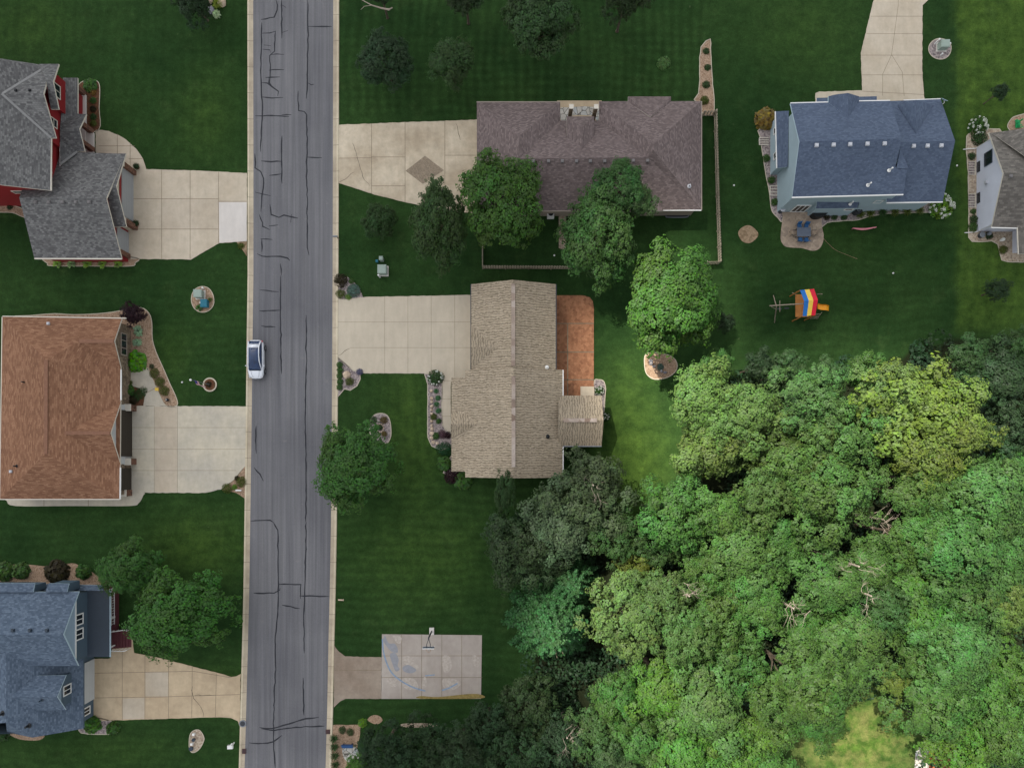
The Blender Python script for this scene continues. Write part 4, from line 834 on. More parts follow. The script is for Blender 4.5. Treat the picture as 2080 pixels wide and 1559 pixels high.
for (ax, ay, bx, by) in ((1955, 304.5, 1980, 302.5), (1958, 473.5, 1984, 471.5)):
    g = MB(); g.tube([(*W(ax, ay), .12), (*W(bx, by), .14), (*W(bx + 1.5, by), 2.6)], .05); g.build('downspout', ['white'], G)
# ---------------------------------------------------------------- foliage
def leafmesh(name, P, Nn, S, rnd, clump, asp=.62, mat='leaf', rng=None):
    n = len(P); rng = rng or np.random.default_rng(1)
    Nn = Nn / (np.linalg.norm(Nn, axis=1, keepdims=True) + 1e-9)
    t = rng.normal(size=(n, 3)); t -= Nn * (t * Nn).sum(1, keepdims=True); t /= np.linalg.norm(t, axis=1, keepdims=True) + 1e-9
    b = np.cross(Nn, t); S = S[:, None]
    v = np.empty((n, 4, 3)); v[:, 0] = P - t * S * .5; v[:, 1] = P + b * S * asp * .5 - Nn * S * .06; v[:, 2] = P + t * S * .5; v[:, 3] = P - b * S * asp * .5 - Nn * S * .06
    me = D.meshes.new(name); me.vertices.add(4 * n); me.vertices.foreach_set('co', v.reshape(-1).astype(np.float32))
    me.loops.add(4 * n); me.loops.foreach_set('vertex_index', np.arange(4 * n, dtype=np.int32))
    me.polygons.add(n); me.polygons.foreach_set('loop_start', np.arange(0, 4 * n, 4, dtype=np.int32)); me.polygons.foreach_set('loop_total', np.full(n, 4, dtype=np.int32))
    for k, a in (('rnd', rnd), ('clump', clump)):
        at = me.attributes.new(k, 'FLOAT', 'POINT'); at.data.foreach_set('value', np.repeat(a, 4).astype(np.float32))
    me.materials.append(M[mat]); me.update(calc_edges=True); me.validate(); return me
def unit(rng, n): d = rng.normal(size=(n, 3)); return d / np.linalg.norm(d, axis=1, keepdims=True)
def crown(seed, Rr=4.5, nclump=75, leaves=150, size=.40, crk=.26, lobes=.22, zs=.62, flat=.6, zmin=-.35, inner=1300, spread=.15, bs=1.0):
    rng = np.random.default_rng(seed); random.seed(seed); P, Nn, cl = [], [], []
    off = Vector((seed * 3.1, seed * 1.7, 5)); i = np.arange(nclump); z = 1 - (i + .5) / nclump * (1 - zmin); ph = i * 2.39996 + rng.normal(0, .25, nclump)
    nb = max(9, int(nclump / 5)); jb = np.arange(nb); zb = 1 - (jb + .5) / nb * 1.25; pb = jb * 2.39996 + rng.normal(0, .3, nb); B = np.stack([np.sqrt(np.maximum(0, 1 - zb ** 2)) * np.cos(pb), np.sqrt(np.maximum(0, 1 - zb ** 2)) * np.sin(pb), zb], 1); bh = rng.uniform(.85, 1.12, nb); bc = rng.random(nb); cw = math.sqrt(2.6 / nb)
    for zz, p in zip(z, ph):
        zz = np.clip(zz + rng.normal(0, .07), zmin, 1); q = math.sqrt(max(0, 1 - zz * zz)); d = np.array([q * math.cos(p), q * math.sin(p), zz])
        lb = 1 - lobes + 2 * lobes * (mn.noise(Vector((d[0], d[1], d[2] * .6)) * 1.7 + off) * .9 + .25)
        ang = np.arccos(np.clip(B @ (d / np.linalg.norm(d)), -1, 1)); w_b = int(np.argmin(ang)); lb *= (1 + (bh[w_b] - 1) * bs) * (1.08 - .42 * bs * min(1.2, ang[w_b] / cw) ** 2.2)
        lb = min(max(lb, .5), 1.08 if bs > .8 else .98); depth = rng.choice([1, 1, 1, .8]); c = d * Rr * lb * depth * rng.uniform(.86, 1.1) * (1 - crk * .6) * np.array([1, 1, zs]); rc = Rr * crk * rng.uniform(.5, 1.12)
        nt = max(6, int(leaves / 9 * (rc / (Rr * crk)) ** 2)); td = unit(rng, nt) + d * .6 + np.array([0, 0, .45]); td /= np.linalg.norm(td, axis=1, keepdims=True)
        tr = rc * (1 - rng.random(nt) ** 2 * .30) * (1 + .16 * rng.normal(size=nt)); tc = c + td * tr[:, None] * np.array([1, 1, flat]); m = 15; ts = size * .95 * rng.uniform(.7, 1.4, nt)
        dd = unit(rng, nt * m); td2 = np.repeat(td, m, 0); pts = np.repeat(tc, m, 0) + (dd * .75 + td2 * .35) * np.repeat(ts, m)[:, None] * np.array([1, 1, .7])
        P.append(pts); Nn.append(td2 * .75 + dd * .30 + np.array([0, 0, .50]) + rng.normal(0, spread, (nt * m, 3))); cl.append(np.clip(np.full(nt * m, bc[w_b] * .6 + .4 * rng.random()) + np.repeat(rng.normal(0, .12, nt), m), 0, 1))
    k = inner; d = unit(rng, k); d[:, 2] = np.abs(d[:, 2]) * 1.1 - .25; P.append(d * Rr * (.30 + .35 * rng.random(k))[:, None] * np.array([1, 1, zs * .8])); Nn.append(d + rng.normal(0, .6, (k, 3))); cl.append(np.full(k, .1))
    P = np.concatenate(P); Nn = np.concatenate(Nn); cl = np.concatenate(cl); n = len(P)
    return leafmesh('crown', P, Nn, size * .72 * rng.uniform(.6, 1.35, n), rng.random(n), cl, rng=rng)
def spruce(seed, Rr=4.5, Hh=11):
    rng = np.random.default_rng(seed); P, Nn, cl = [], [], []
    z = .6
    while z < Hh * .97:
        L = Rr * (1 - z / Hh) ** .85 * rng.uniform(.9, 1.1) + .2; nb = max(5, int(2 * math.pi * L / .95)); a0 = rng.random() * 6
        for b in range(nb):
            a = a0 + b * 2 * math.pi / nb + rng.normal(0, .1); Lb = L * rng.uniform(.78, 1.12); c = rng.random()
            u = np.array([math.cos(a), math.sin(a), 0]); s = np.array([-u[1], u[0], 0])
            for t in np.arange(.15, 1.0, .42 / max(Lb, .5)):
                base = u * Lb * t + np.array([0, 0, z - .5 * t * Lb * .5 + .12 * t * t * Lb])
                for sd in (-1, 1, 0):
                    ln = (.20 + .55 * (1 - t)) * min(1.5, Lb * .42) if sd else .3
                    dr = u * (.75 if sd else 1) + s * sd * .7 + np.array([0, 0, -.15]); dr /= np.linalg.norm(dr)
                    m = int(6 + ln * 13); q = rng.random(m); pts = base + dr * (q * ln)[:, None] + rng.normal(0, .07, (m, 3))
                    P.append(pts); Nn.append(np.array([0, 0, 1.0]) + rng.normal(0, .5, (m, 3))); cl.append(np.full(m, c * .6 + .4 * t))
        z += .55 + .15 * (1 - z / Hh)
    P = np.concatenate(P); Nn = np.concatenate(Nn); cl = np.concatenate(cl); n = len(P); P[:, 2] -= Hh * .5
    return leafmesh('crown', P, Nn, .26 * rng.uniform(.7, 1.3, n), rng.random(n), cl, .5, rng=rng)
def shrub(seed, n=900, size=.15, asp=.6, zs=.8, up=.3, mat='leaf', rad=1.0, name='foliage', spike=0):
    rng = np.random.default_rng(seed); d = unit(rng, n); d[:, 2] = np.abs(d[:, 2])
    lb = np.array([1 + .22 * mn.noise(Vector(q) * 2.2 + Vector((seed, 0, 0))) for q in d]); P = d * (rad * lb * (1 - rng.random(n) ** 2.5 * .55))[:, None] * np.array([1, 1, zs])
    Nn = (d + np.array([0, 0, up]) + rng.normal(0, .45, (n, 3))); cl = np.array([.5 + mn.noise(Vector(p) * 2.6 + Vector((0, seed, 0))) for p in P])
    me = leafmesh(name, P, Nn, size * rng.uniform(.6, 1.4, n), rng.random(n), np.clip(cl, 0, 1), asp, mat, rng); return me
def rosette(seed, n=46, L=.9, wd=.28, spiky=False):   # hosta or ornamental grass: long leaves radiating
    rng = np.random.default_rng(seed); g = MB(); rn = []
    for k in range(n):
        a = rng.random() * 6.283; l = L * rng.uniform(.6, 1.1) * (1 if k > n * .4 else .65); w2 = wd * rng.uniform(.7, 1.2) * (.25 if spiky else 1) / 2; t0 = rng.uniform(.5, 1.0)
        u = np.array([math.cos(a), math.sin(a), 0]); s = np.array([-u[1], u[0], 0]); h = rng.uniform(.35, .6) if not spiky else rng.uniform(.5, .95)
        p = [u * l * t + np.array([0, 0, h * math.sin(min(t, 1) * 2.4) * t0]) for t in (.05, .45, .8, 1)]
        vs = [p[0], p[1] - s * w2, p[1] + s * w2, p[2] - s * w2 * .9, p[2] + s * w2 * .9, p[3]]
        g.add(vs, [(0, 1, 2), (1, 3, 4, 2), (3, 5, 4)]); rn += [rng.random()] * 6
    me = g.mesh('foliage', ['leaf']); 
    for k in ('rnd', 'clump'): at = me.attributes.new(k, 'FLOAT', 'POINT'); at.data.foreach_set('value', rn if k == 'rnd' else [min(1, .2 + .9 * r) for r in rn[3:] + rn[:3]])
    return me
def trunkmesh(seed, limbs=7):     # unit height, spread 1
    random.seed(seed); g = MB(); g.tube([(0, 0, 0), (.01, .0, .4), (.02, .01, 4.5), (.0, .03, 9.5)], [.34, .24, .19, .06], 8)
    for k in range(limbs):
        a = k * 2.4 + random.random(); z0 = random.uniform(4.0, 7.5); r = random.uniform(1.2, 2.1)
        g.tube([(0.01, 0.01, z0), (r * .45 * math.cos(a), r * .45 * math.sin(a), z0 + 1.2), (r * math.cos(a + .2), r * math.sin(a + .2), z0 + 2.1)], [.13, .08, .03], 5)
    return g.mesh('trunk', ['bark'])
def deadmesh(seed, fan=1.2, n0=5):
    random.seed(seed); g = MB()
    def br(p, d, l, r, k):
        q = p + d * l; mid = p.lerp(q, .5) + Vector((random.gauss(0, .10), random.gauss(0, .10), random.gauss(0, .05))) * l
        g.tube([p, mid, q], [r, r * .75, r * .45], 4)
        if k > 0:
            for _ in range(random.choice((1, 2, 3))):
                br(mid if random.random() < .4 else q, (d + Vector((random.gauss(0, .5), random.gauss(0, .5), random.gauss(.05, .25)))).normalized(), l * random.uniform(.45, .95), r * .58, k - 1)
    for k in range(n0):
        a = random.uniform(-fan, fan); br(Vector((random.gauss(0, .5), random.gauss(0, .7), random.uniform(-1.2, -.2))), Vector((math.cos(a), math.sin(a), random.uniform(.0, .7))).normalized(), random.uniform(.5, 1.4), .034, 3)
    return g.mesh('branches', ['dead'])
PROTO = {
 'lump': [crown(11, nclump=60, leaves=230, crk=.30, lobes=.34, flat=.6, size=.36, zs=.85), crown(12, nclump=66, leaves=210, crk=.28, lobes=.38, flat=.6, size=.36, zs=.85), crown(13, nclump=54, leaves=230, crk=.32, lobes=.36, flat=.6, size=.36, zs=.8)],
 'fine': [crown(21, nclump=105, leaves=140, crk=.20, lobes=.28, size=.28, zs=.85), crown(22, nclump=115, leaves=130, crk=.19, lobes=.34, size=.28, zs=.9), crown(23, nclump=95, leaves=140, crk=.21, lobes=.36, size=.30, zs=.8)],
 'round': [crown(31, nclump=100, leaves=160, crk=.23, lobes=.12, size=.34, zs=.8), crown(32, nclump=95, leaves=160, crk=.24, lobes=.16, size=.34, zs=.8)],
 'loose': [crown(41, nclump=66, leaves=170, crk=.22, lobes=.45, size=.36, inner=900, zs=.8), crown(42, nclump=62, leaves=170, crk=.23, lobes=.48, size=.36, inner=900, zs=.8)],
 'flat': [crown(51, nclump=70, leaves=210, crk=.27, lobes=.34, flat=.30, zs=.7, size=.32), crown(52, nclump=76, leaves=200, crk=.25, lobes=.38, flat=.30, zs=.7, size=.32), crown(53, nclump=64, leaves=220, crk=.29, lobes=.36, flat=.30, zs=.75, size=.32)],
 'dense': [crown(71, nclump=110, leaves=200, crk=.23, lobes=.15, flat=.65, size=.33, zs=.8, bs=.5), crown(72, nclump=105, leaves=200, crk=.24, lobes=.2, flat=.65, size=.33, zs=.8, bs=.55), crown(73, nclump=110, leaves=200, crk=.23, lobes=.24, flat=.6, size=.32, zs=.8, bs=.6)],
 'spruce': [spruce(61)],
}
TRUNK = [trunkmesh(71), trunkmesh(72)]
DEAD = [deadmesh(81), deadmesh(82, 1.6, 8), deadmesh(83, .7, 4), deadmesh(84, 2.6, 6)]
SHR = {'ball': shrub(91, 900, .17), 'ball2': shrub(92, 700, .2, zs=.7), 'fine': shrub(93, 1300, .12), 'big': shrub(94, 420, .36, .75, .7, .8), 'hosta': rosette(95), 'hosta2': rosette(96, 60, .95, .3), 'grass': rosette(97, 150, 1.0, .22, True), 'needle': shrub(98, 900, .26, .25)}
LFC = dict(dark=(.027, .055, .021), deep=(.034, .078, .023), mid=(.043, .112, .022), bright=(.052, .146, .022), yel=(.076, .134, .032), yel2=(.084, .144, .028), grey=(.056, .088, .040), sage=(.056, .119, .029), ymid=(.046, .125, .024), ydeep=(.036, .098, .024), yb=(.048, .118, .022),
           teal=(.045, .116, .027), spr=(.040, .112, .036), lime=(.10, .22, .022), oliv=(.078, .105, .018), red=(.030, .012, .014), bluish=(.10, .17, .14), gold=(.20, .12, .022), pale=(.20, .32, .12), brown=(.035, .030, .012))
def tree(kind, px, py, r, h, col, label, group='trees in the wood', name='broadleaf_tree', sx=1.0, sy=1.0, cat='tree', var=None):
    k = random.Random(int(px * 7 + py * 13))
    if group == 'trees in the wood' and kind != 'spruce': h *= k.uniform(.82, 1.12)
    hc = h - r / PPM * .50; Rw = r / PPM * (1 - hc / CH); p = V(px, py, hc)
    o = empty(name, (p.x, p.y, 0), label, cat, group); me = PROTO[kind][k.randrange(len(PROTO[kind])) if var is None else var]
    c = D.objects.new('crown', me); COL.objects.link(c); c.parent = o
    s = Rw / 4.5 * (1.07 if group == 'trees in the wood' else 1.0); c.location = (0, 0, hc - .15 * Rw); c.scale = (s * sx, s * sy, s * k.uniform(.95, 1.25)); c.rotation_euler = (0, 0, k.random() * 6.28 if sx == sy else 0)
    if kind == 'spruce': c.location = (0, 0, h * .5); c.scale = (s, s, h / 11)
    f = LFC[col]; v = k.uniform(.88, 1.12); c.color = (f[0] * v * k.uniform(.9, 1.12), f[1] * v, f[2] * v * k.uniform(.88, 1.12), 1)
    t = D.objects.new('trunk', TRUNK[k.randrange(2)]); COL.objects.link(t); t.parent = o; t.scale = (s, s, hc / 10); t.rotation_euler = (0, 0, k.random() * 6)
    return o
def plant(kind, px, py, r, col, label, group=None, name='shrub', cat='shrub', h=None, asp=1.0, bloom=None):
    k = random.Random(int(px * 11 + py * 3)); x, y = W(px, py); s = r / PPM
    o = D.objects.new(name, SHR[kind]); COL.objects.link(o); o.location = (x, y, .03); o.rotation_euler = (0, 0, k.random() * 6)
    o.scale = (s, s * asp, s if h is None else h); f = LFC[col] if isinstance(col, str) else col; o.color = (*f, 1); tag(o, label, cat, group, 'thing')
    if bloom:
        o2 = D.objects.new('blossoms', bloom); COL.objects.link(o2); o2.parent = o; o2.color = (.62, .64, .56, 1) if not (isinstance(col, tuple)) else (.7, .7, .62, 1)
    return o
def bloommesh(seed, n=26, part=(0, 6.283), rmin=.3):
    rng = np.random.default_rng(seed); P, Nn = [], []
    for k in range(n):
        a = rng.uniform(*part); q = rng.uniform(rmin, 1.02); c = np.array([q * math.cos(a), q * math.sin(a), .82 * math.sqrt(max(.02, 1.08 - q * q))]); m = 26
        d = unit(rng, m); P.append(c + d * .10); Nn.append(d + np.array([0, 0, .4]))
    P = np.concatenate(P); Nn = np.concatenate(Nn); n = len(P); return leafmesh('blossoms', P, Nn, rng.uniform(.07, .12, n), rng.random(n), np.full(n, .5), .9, 'leaf_b', rng)
BL = [bloommesh(1), bloommesh(2, 34), bloommesh(3, 22, (0, 6.283), .7)]
YT = 'yard trees'
YARD = [
 ('dense', 780, 118, 55, 6, 'dark', 'dense round dark green tree nearest the road above the diamond drive'),
 ('dense', 917, 124, 50, 6, 'deep', 'loose dark tree right of the dense round one on the north lawn'),
 ('dense', 1098, 34, 84, 9, 'deep', 'large dark green tree at the top edge above the taupe roof'),
 ('loose', 1272, -12, 54, 8, 'dark', 'dark tree cut by the top edge, right of the large one above the taupe roof'),
 ('fine', 945, -18, 50, 7, 'dark', 'small dark tree cut by the top edge, left of the large one'),
 ('loose', 392, 0, 48, 5, 'dark', 'very dark conifer like tree beside the boulders at the top of the left lawn'),
 ('fine', 768, -32, 44, 7, 'dark', 'dim tree at the top edge near the road with a bare pale branch'),
 ('dense', 771, 450, 36, 3.5, 'deep', 'small round dark tree standing alone on the lawn below the diamond drive'),
 ('dense', 890, 452, 56, 8.5, 'deep', 'tall dark tree at the lower edge of the diamond drive', 1, 1.6),
 ('dense', 1019, 408, 84, 9.5, 'ymid', 'bright green maple overlapping the left end of the taupe roof', 1, 1.18),
 ('dense', 1213, 478, 76, 9, 'ydeep', 'tall dense green tree against the lower side of the taupe roof', 1, 1.28),
 ('dense', 1262, 378, 54, 9.5, 'ydeep', 'dark green tree growing over the taupe roof below its vents'),
 ('loose', 1300, 408, 40, 8.5, 'deep', 'small loose dark tree over the taupe roof, lowest and rightmost there'),
 ('dense', 1365, 610, 104, 11.5, 'yb', 'large sunlit tree behind the red patio with long leafy shoots', 1, 1.14),
 ('dense', 718, 948, 90, 8.5, 'ymid', 'large round green street tree overhanging the right kerb'),
 ('dense', 262, 1156, 64, 6, 'ymid', 'light green tree touching the slate house, upper of two in that front yard'),
 ('dense', 362, 1248, 108, 8.5, 'ymid', 'wide dark green tree above the tan drive of the slate house', 1, .86),
 ('fine', 2028, 588, 27, 3.5, 'dark', 'small dark tree alone on the yellowish right hand lawn, lower of two'),
 ('loose', 2034, 184, 20, 3.5, 'dark', 'thin dark young tree alone on the yellowish right hand lawn, upper of two'),
 ('fine', 1024, 1000, 30, 7, 'deep', 'narrow dark conifer at the lower wall of the tan house', .8, 1.7),
 ('fine', 1460, 735, 36, 5, 'mid', 'small green tree between the sunlit yard tree and the wood'),
 ('fine', 1475, 655, 24, 3, 'dark', 'small very dark bush tree beside the sunlit yard tree at the fence corner'),
]
for a in YARD:
    kw = {}
    if len(a) > 7: kw = dict(sx=a[7], sy=a[8])
    tree(*a[:7], group=YT, **kw)
WOODT = [
 ('lump', 1432, 812, 80, 13, 'yel', 'yellow green maple at the upper left corner of the wood'), ('lump', 1512, 845, 84, 14, 'yel', 'rounded yellow green maple, second from the upper left corner of the wood'),
 ('lump', 1450, 905, 86, 13, 'yel', 'broad yellow green maple facing the bright lawn'), ('lump', 1440, 775, 46, 10, 'mid', 'small green tree jutting from the top left of the wood'),
 ('fine', 1642, 818, 86, 14, 'sage', 'grey green tree between the two yellow maples at the top of the wood'), ('fine', 1710, 880, 84, 14, 'sage', 'grey green tree left of the big yellow maple'),
 ('fine', 1610, 935, 92, 15, 'sage', 'large sage green tree in the upper middle of the wood'), ('fine', 1690, 1010, 104, 16, 'sage', 'largest sage green crown near the centre of the wood'), ('fine', 1555, 1005, 66, 13, 'sage', 'mid sized sage green tree left of the largest sage crown'),
 ('lump', 1862, 838, 118, 16, 'yel2', 'biggest bright yellow green maple of the wood'), ('lump', 1925, 870, 92, 15, 'yel2', 'bright yellow green maple on the right flank of the biggest one'), ('lump', 1800, 800, 66, 14, 'yel', 'yellow green maple on the left flank of the biggest one'),
 ('lump', 1880, 925, 74, 14, 'yel2', 'yellow green maple below the biggest one'), ('lump', 1760, 760, 46, 11, 'mid', 'green tree at the lawn edge above the yellow maples'), ('fine', 1600, 755, 44, 9, 'deep', 'dark low tree at the lawn edge of the wood, middle of the top side'),
 ('fine', 1545, 742, 38, 7, 'dark', 'dark bushy tree at the lawn edge below the play set'), ('fine', 1682, 765, 42, 9, 'deep', 'dark green low tree at the lawn edge right of the play set'),
 ('loose', 2040, 762, 74, 13, 'dark', 'very dark tree at the right edge above the wood'), ('fine', 1975, 728, 56, 11, 'deep', 'dark tree at the top right corner of the wood by the yellowish lawn'), ('fine', 2052, 868, 76, 13, 'dark', 'very dark tree at the right edge beside the yellow maples'), ('fine', 2076, 700, 46, 11, 'deep', 'dark tree half cut by the right edge under the yellowish lawn'),
 ('flat', 1915, 975, 78, 14, 'teal', 'blue green tree just below the yellow maples'), ('flat', 2010, 1010, 98, 15, 'teal', 'wide blue green tree at the right edge, below the very dark ones'), ('flat', 1862, 1000, 62, 13, 'teal', 'blue green tree left of the wide one below the yellow maples'), ('flat', 2065, 960, 62, 13, 'teal', 'blue green tree cut by the right edge at the foot of the dark trees'),
 ('lump', 1372, 1040, 78, 12, 'mid', 'green tree at the left side of the wood below the bright lawn'), ('lump', 1455, 1052, 66, 13, 'mid', 'green tree beside the dark gap left of the sage crowns'), ('fine', 1330, 1100, 54, 10, 'deep', 'dim green tree under the left side of the wood'),
 ('loose', 1195, 1000, 96, 11, 'grey', 'grey green oak with bare twigs below the sunroom', 'x'), ('loose', 1140, 1065, 84, 10, 'grey', 'dark grey green tree below the oak with bare twigs'), ('loose', 1055, 1118, 78, 8, 'dark', 'dark straggly tree reaching furthest left over the lawn'),
 ('loose', 1120, 1130, 56, 8, 'dark', 'dark low tree between the straggly one and the spruce'), ('fine', 1255, 1085, 64, 11, 'deep', 'dark green tree right of the grey green oak'),
 ('spruce', 1128, 1292, 100, 13, 'spr', 'blue green spruce with finger like boughs beside the court'), ('spruce', 1170, 1196, 62, 10, 'spr', 'smaller blue green spruce above the large one'),
 ('fine', 1272, 1252, 92, 13, 'yel', 'yellowish tree with bare twigs right of the spruces'), ('fine', 1345, 1215, 64, 13, 'sage', 'grey green tree right of the yellowish one beside the spruces'), ('fine', 1290, 1155, 46, 9, 'oliv', 'olive green small tree above the yellowish one'),
 ('lump', 1512, 1125, 84, 14, 'sage', 'pale green round tree in the wood, left of the bare fan'), ('fine', 1442, 1168, 58, 12, 'mid', 'green tree below the dark gap in the left half of the wood'), ('lump', 1590, 1120, 62, 13, 'mid', 'green tree right of the pale green round one'),
 ('fine', 1455, 1258, 84, 14, 'sage', 'sage tree with bare twigs at the centre left of the wood'), ('lump', 1540, 1230, 68, 13, 'mid', 'green tree above the fan of bare grey branches'), ('fine', 1392, 1300, 66, 13, 'sage', 'sage tree above the black gap right of the yellowish one'),
 ('lump', 1352, 1398, 80, 14, 'bright', 'bright green tree low in the left part of the wood'), ('fine', 1258, 1420, 66, 12, 'mid', 'green tree right below the large spruce'), ('lump', 1440, 1430, 92, 15, 'sage', 'large light green tree in the lower middle of the wood'), ('fine', 1305, 1500, 76, 13, 'mid', 'green tree near the bottom edge, left of the two pale ones'),
 ('lump', 1395, 1535, 72, 14, 'bright', 'bright green tree cut by the bottom edge, left one'), ('lump', 1490, 1510, 76, 14, 'bright', 'bright green tree at the bottom edge left of the clearing'), ('fine', 1208, 1490, 60, 10, 'deep', 'dim green tree at the bottom edge by the bare grey snag'), ('fine', 1500, 1350, 70, 13, 'mid', 'green tree above the large light green one'),
 ('flat', 1660, 1275, 78, 14, 'mid', 'green tree just right of the fan of bare branches'), ('loose', 1690, 1185, 86, 13, 'teal', 'blue green tree with dead wood in its top'), ('loose', 1770, 1150, 64, 13, 'teal', 'blue green tree under the large bare limbs'), ('flat', 1735, 1320, 86, 15, 'teal', 'flat layered blue green tree above the clearing'),
 ('flat', 1650, 1392, 96, 19.5, 'teal', 'flat layered tree at the upper left corner of the clearing'), ('flat', 1580, 1455, 74, 14, 'teal', 'flat layered tree left of the clearing'), ('flat', 1668, 1462, 60, 19, 'teal', 'small layered tree leaning over the clearing from the left'),
 ('flat', 1885, 1235, 104, 16, 'mid', 'widest layered green tree in the right half of the wood'), ('flat', 1950, 1120, 96, 15, 'teal', 'wide layered tree at the right below the black gap'), ('flat', 1868, 1090, 66, 14, 'mid', 'layered green tree beside the bare branches at the black gap'), ('flat', 2045, 1120, 76, 14, 'teal', 'layered tree cut by the right edge, upper one of the lower wood'),
 ('flat', 1985, 1215, 84, 15, 'teal', 'layered tree right of the widest green one'), ('fine', 2058, 1235, 58, 13, 'yel', 'yellowish tree cut by the right edge'), ('flat', 1955, 1325, 88, 15, 'teal', 'layered tree between the yellow ones and the right edge'), ('flat', 1870, 1330, 56, 13, 'mid', 'small layered tree right of the little yellow one'),
 ('lump', 1822, 1382, 40, 10, 'yel2', 'little bright yellow tree at the top of the clearing'), ('flat', 1905, 1428, 84, 15, 'mid', 'layered green tree right of the clearing'), ('flat', 1995, 1425, 86, 15, 'mid', 'layered green tree near the lower right corner, inner one'), ('flat', 1965, 1515, 84, 14, 'bright', 'bright layered tree over the reddish deck'),
 ('flat', 2058, 1375, 72, 14, 'mid', 'layered tree cut by the right edge, middle one'), ('flat', 2062, 1500, 76, 14, 'mid', 'layered tree in the lower right corner'), ('fine', 1795, 1235, 56, 12, 'deep', 'dim tree between the widest layered one and the dead wood'),
 ('fine', 1075, 1438, 64, 9, 'dark', 'dark tree below the basketball court, nearest the spruce'), ('fine', 990, 1478, 62, 8, 'dark', 'dark tree below the basketball court, second from its right'), ('fine', 868, 1522, 72, 8, 'dark', 'dark round tree at the bottom edge beside the blue bench'), ('fine', 780, 1528, 62, 8, 'dark', 'dark tree at the bottom edge nearest the road'),
 ('fine', 935, 1530, 60, 8, 'dark', 'dark tree at the bottom edge, third from the road'), ('fine', 1045, 1530, 66, 9, 'dark', 'dark tree at the bottom edge, fourth from the road'), ('fine', 1130, 1500, 60, 9, 'dark', 'dark tree at the bottom edge left of the grey snag'), ('lump', 730, 1565, 34, 6, 'bright', 'bright green small tree in the bottom corner by the flagstones'),
 ('lump', 1560, 1560, 60, 12, 'mid', 'green tree cut by the bottom edge beside the clearing'), ('fine', 1250, 1570, 60, 12, 'deep', 'dark green tree cut by the bottom edge, far left of the sunlit part'),
 ('fine', 1400, 1110, 50, 11, 'sage', 'sage tree at the left rim of the dark gap'), ('flat', 1820, 1470, 0.1, 1, 'mid', ''),
]
for a in WOODT:
    if a[6]: tree(*a[:7], var=None, name='spruce_tree' if a[0] == 'spruce' else 'broadleaf_tree')
def dead(px, py, h, sc, label, k=0, rz=0):
    p = V(px, py, h); o = empty('dead_tree', (p.x, p.y, 0), label, 'dead tree', 'bare dead trees in the wood'); g = MB(); g.tube([(0, 0, 0), (.1, 0, h * .5), (0, 0, h)], [.22, .15, .09], 6); t = g.build('trunk', ['dead']); t.parent = o
    b = D.objects.new('branches', DEAD[k]); COL.objects.link(b); b.parent = o; b.location = (0, 0, h); b.scale = (sc,) * 3; b.rotation_euler = (0, 0, rz)
dead(1795, 1055, 11, 1.0, 'bare grey limbs fanning over the black gap in the wood', 1); dead(1612, 1235, 14.2, .95, 'pale bare fan of branches hanging between green crowns at the wood centre', 0, -1.6)
dead(1745, 1150, 14.6, .8, 'bare pinkish limbs in the top of a blue green tree, below the black gap', 3, 2); dead(1770, 1210, 14.8, .7, 'bare twigs in the blue green tree, lowest of the tangles there', 3, .4)
dead(1152, 1498, 8.5, .8, 'grey snag with bare twigs near the bottom edge', 1); dead(1400, 1210, 14, .7, 'bare twigs sticking from the sage trees right of the yellowish one', 0, .5)
dead(1205, 985, 11.2, .7, 'bare white twigs in the top of the oak below the sunroom', 3, 1)
# undergrowth below the wood: nobody could count it
def undergrowth():
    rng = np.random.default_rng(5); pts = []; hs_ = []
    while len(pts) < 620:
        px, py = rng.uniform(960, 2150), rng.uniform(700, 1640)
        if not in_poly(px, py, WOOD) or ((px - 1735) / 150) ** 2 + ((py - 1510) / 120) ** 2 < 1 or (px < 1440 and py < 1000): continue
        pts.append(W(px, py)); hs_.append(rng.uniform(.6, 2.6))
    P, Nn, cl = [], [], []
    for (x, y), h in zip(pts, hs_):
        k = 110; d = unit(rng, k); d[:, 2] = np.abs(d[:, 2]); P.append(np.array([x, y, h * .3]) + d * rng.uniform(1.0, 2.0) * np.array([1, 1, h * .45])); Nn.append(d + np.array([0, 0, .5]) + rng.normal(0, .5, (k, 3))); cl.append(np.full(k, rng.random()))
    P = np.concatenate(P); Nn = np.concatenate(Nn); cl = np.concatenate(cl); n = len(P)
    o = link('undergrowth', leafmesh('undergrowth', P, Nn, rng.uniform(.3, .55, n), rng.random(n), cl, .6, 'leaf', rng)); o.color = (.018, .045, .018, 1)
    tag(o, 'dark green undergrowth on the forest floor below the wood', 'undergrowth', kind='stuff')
undergrowth()

# ---------------------------------------------------------------- garden plants
HO = 'hostas along the grey garage wall'
for i, x in enumerate((118.6, 146.7, 179.6, 210, 240.5)): plant('hosta', x, 536, 12, (.17, .30, .04) if i != 1 else 'pale', ['leftmost lime hosta below the grey garage roof', 'paler spiky hosta, second from the left below the grey garage roof', 'middle hosta of the five below the grey garage roof', 'lime hosta, second from the right below the grey garage roof', 'rightmost lime hosta below the grey garage roof'][i], HO, 'hosta', 'plant')
plant('big', 185, 175, 14, 'mid', 'green bush in the brown bed at the end of the red house porch', None); 
for i, (y, c_) in enumerate(((188, 'gold'), (205, 'mid'), (222, 'brown'), (238, 'deep'), (251, 'oliv'))): plant('ball2', 190, y, 7, c_, ['orange flowering plant below the green bush in the porch bed', 'green plant below the orange flowers in the porch bed', 'brown plant in the middle of the porch bed', 'dark green plant low in the porch bed', 'olive plant at the path end of the porch bed'][i], 'plants in the porch bed', 'bedding_plant', 'plant')
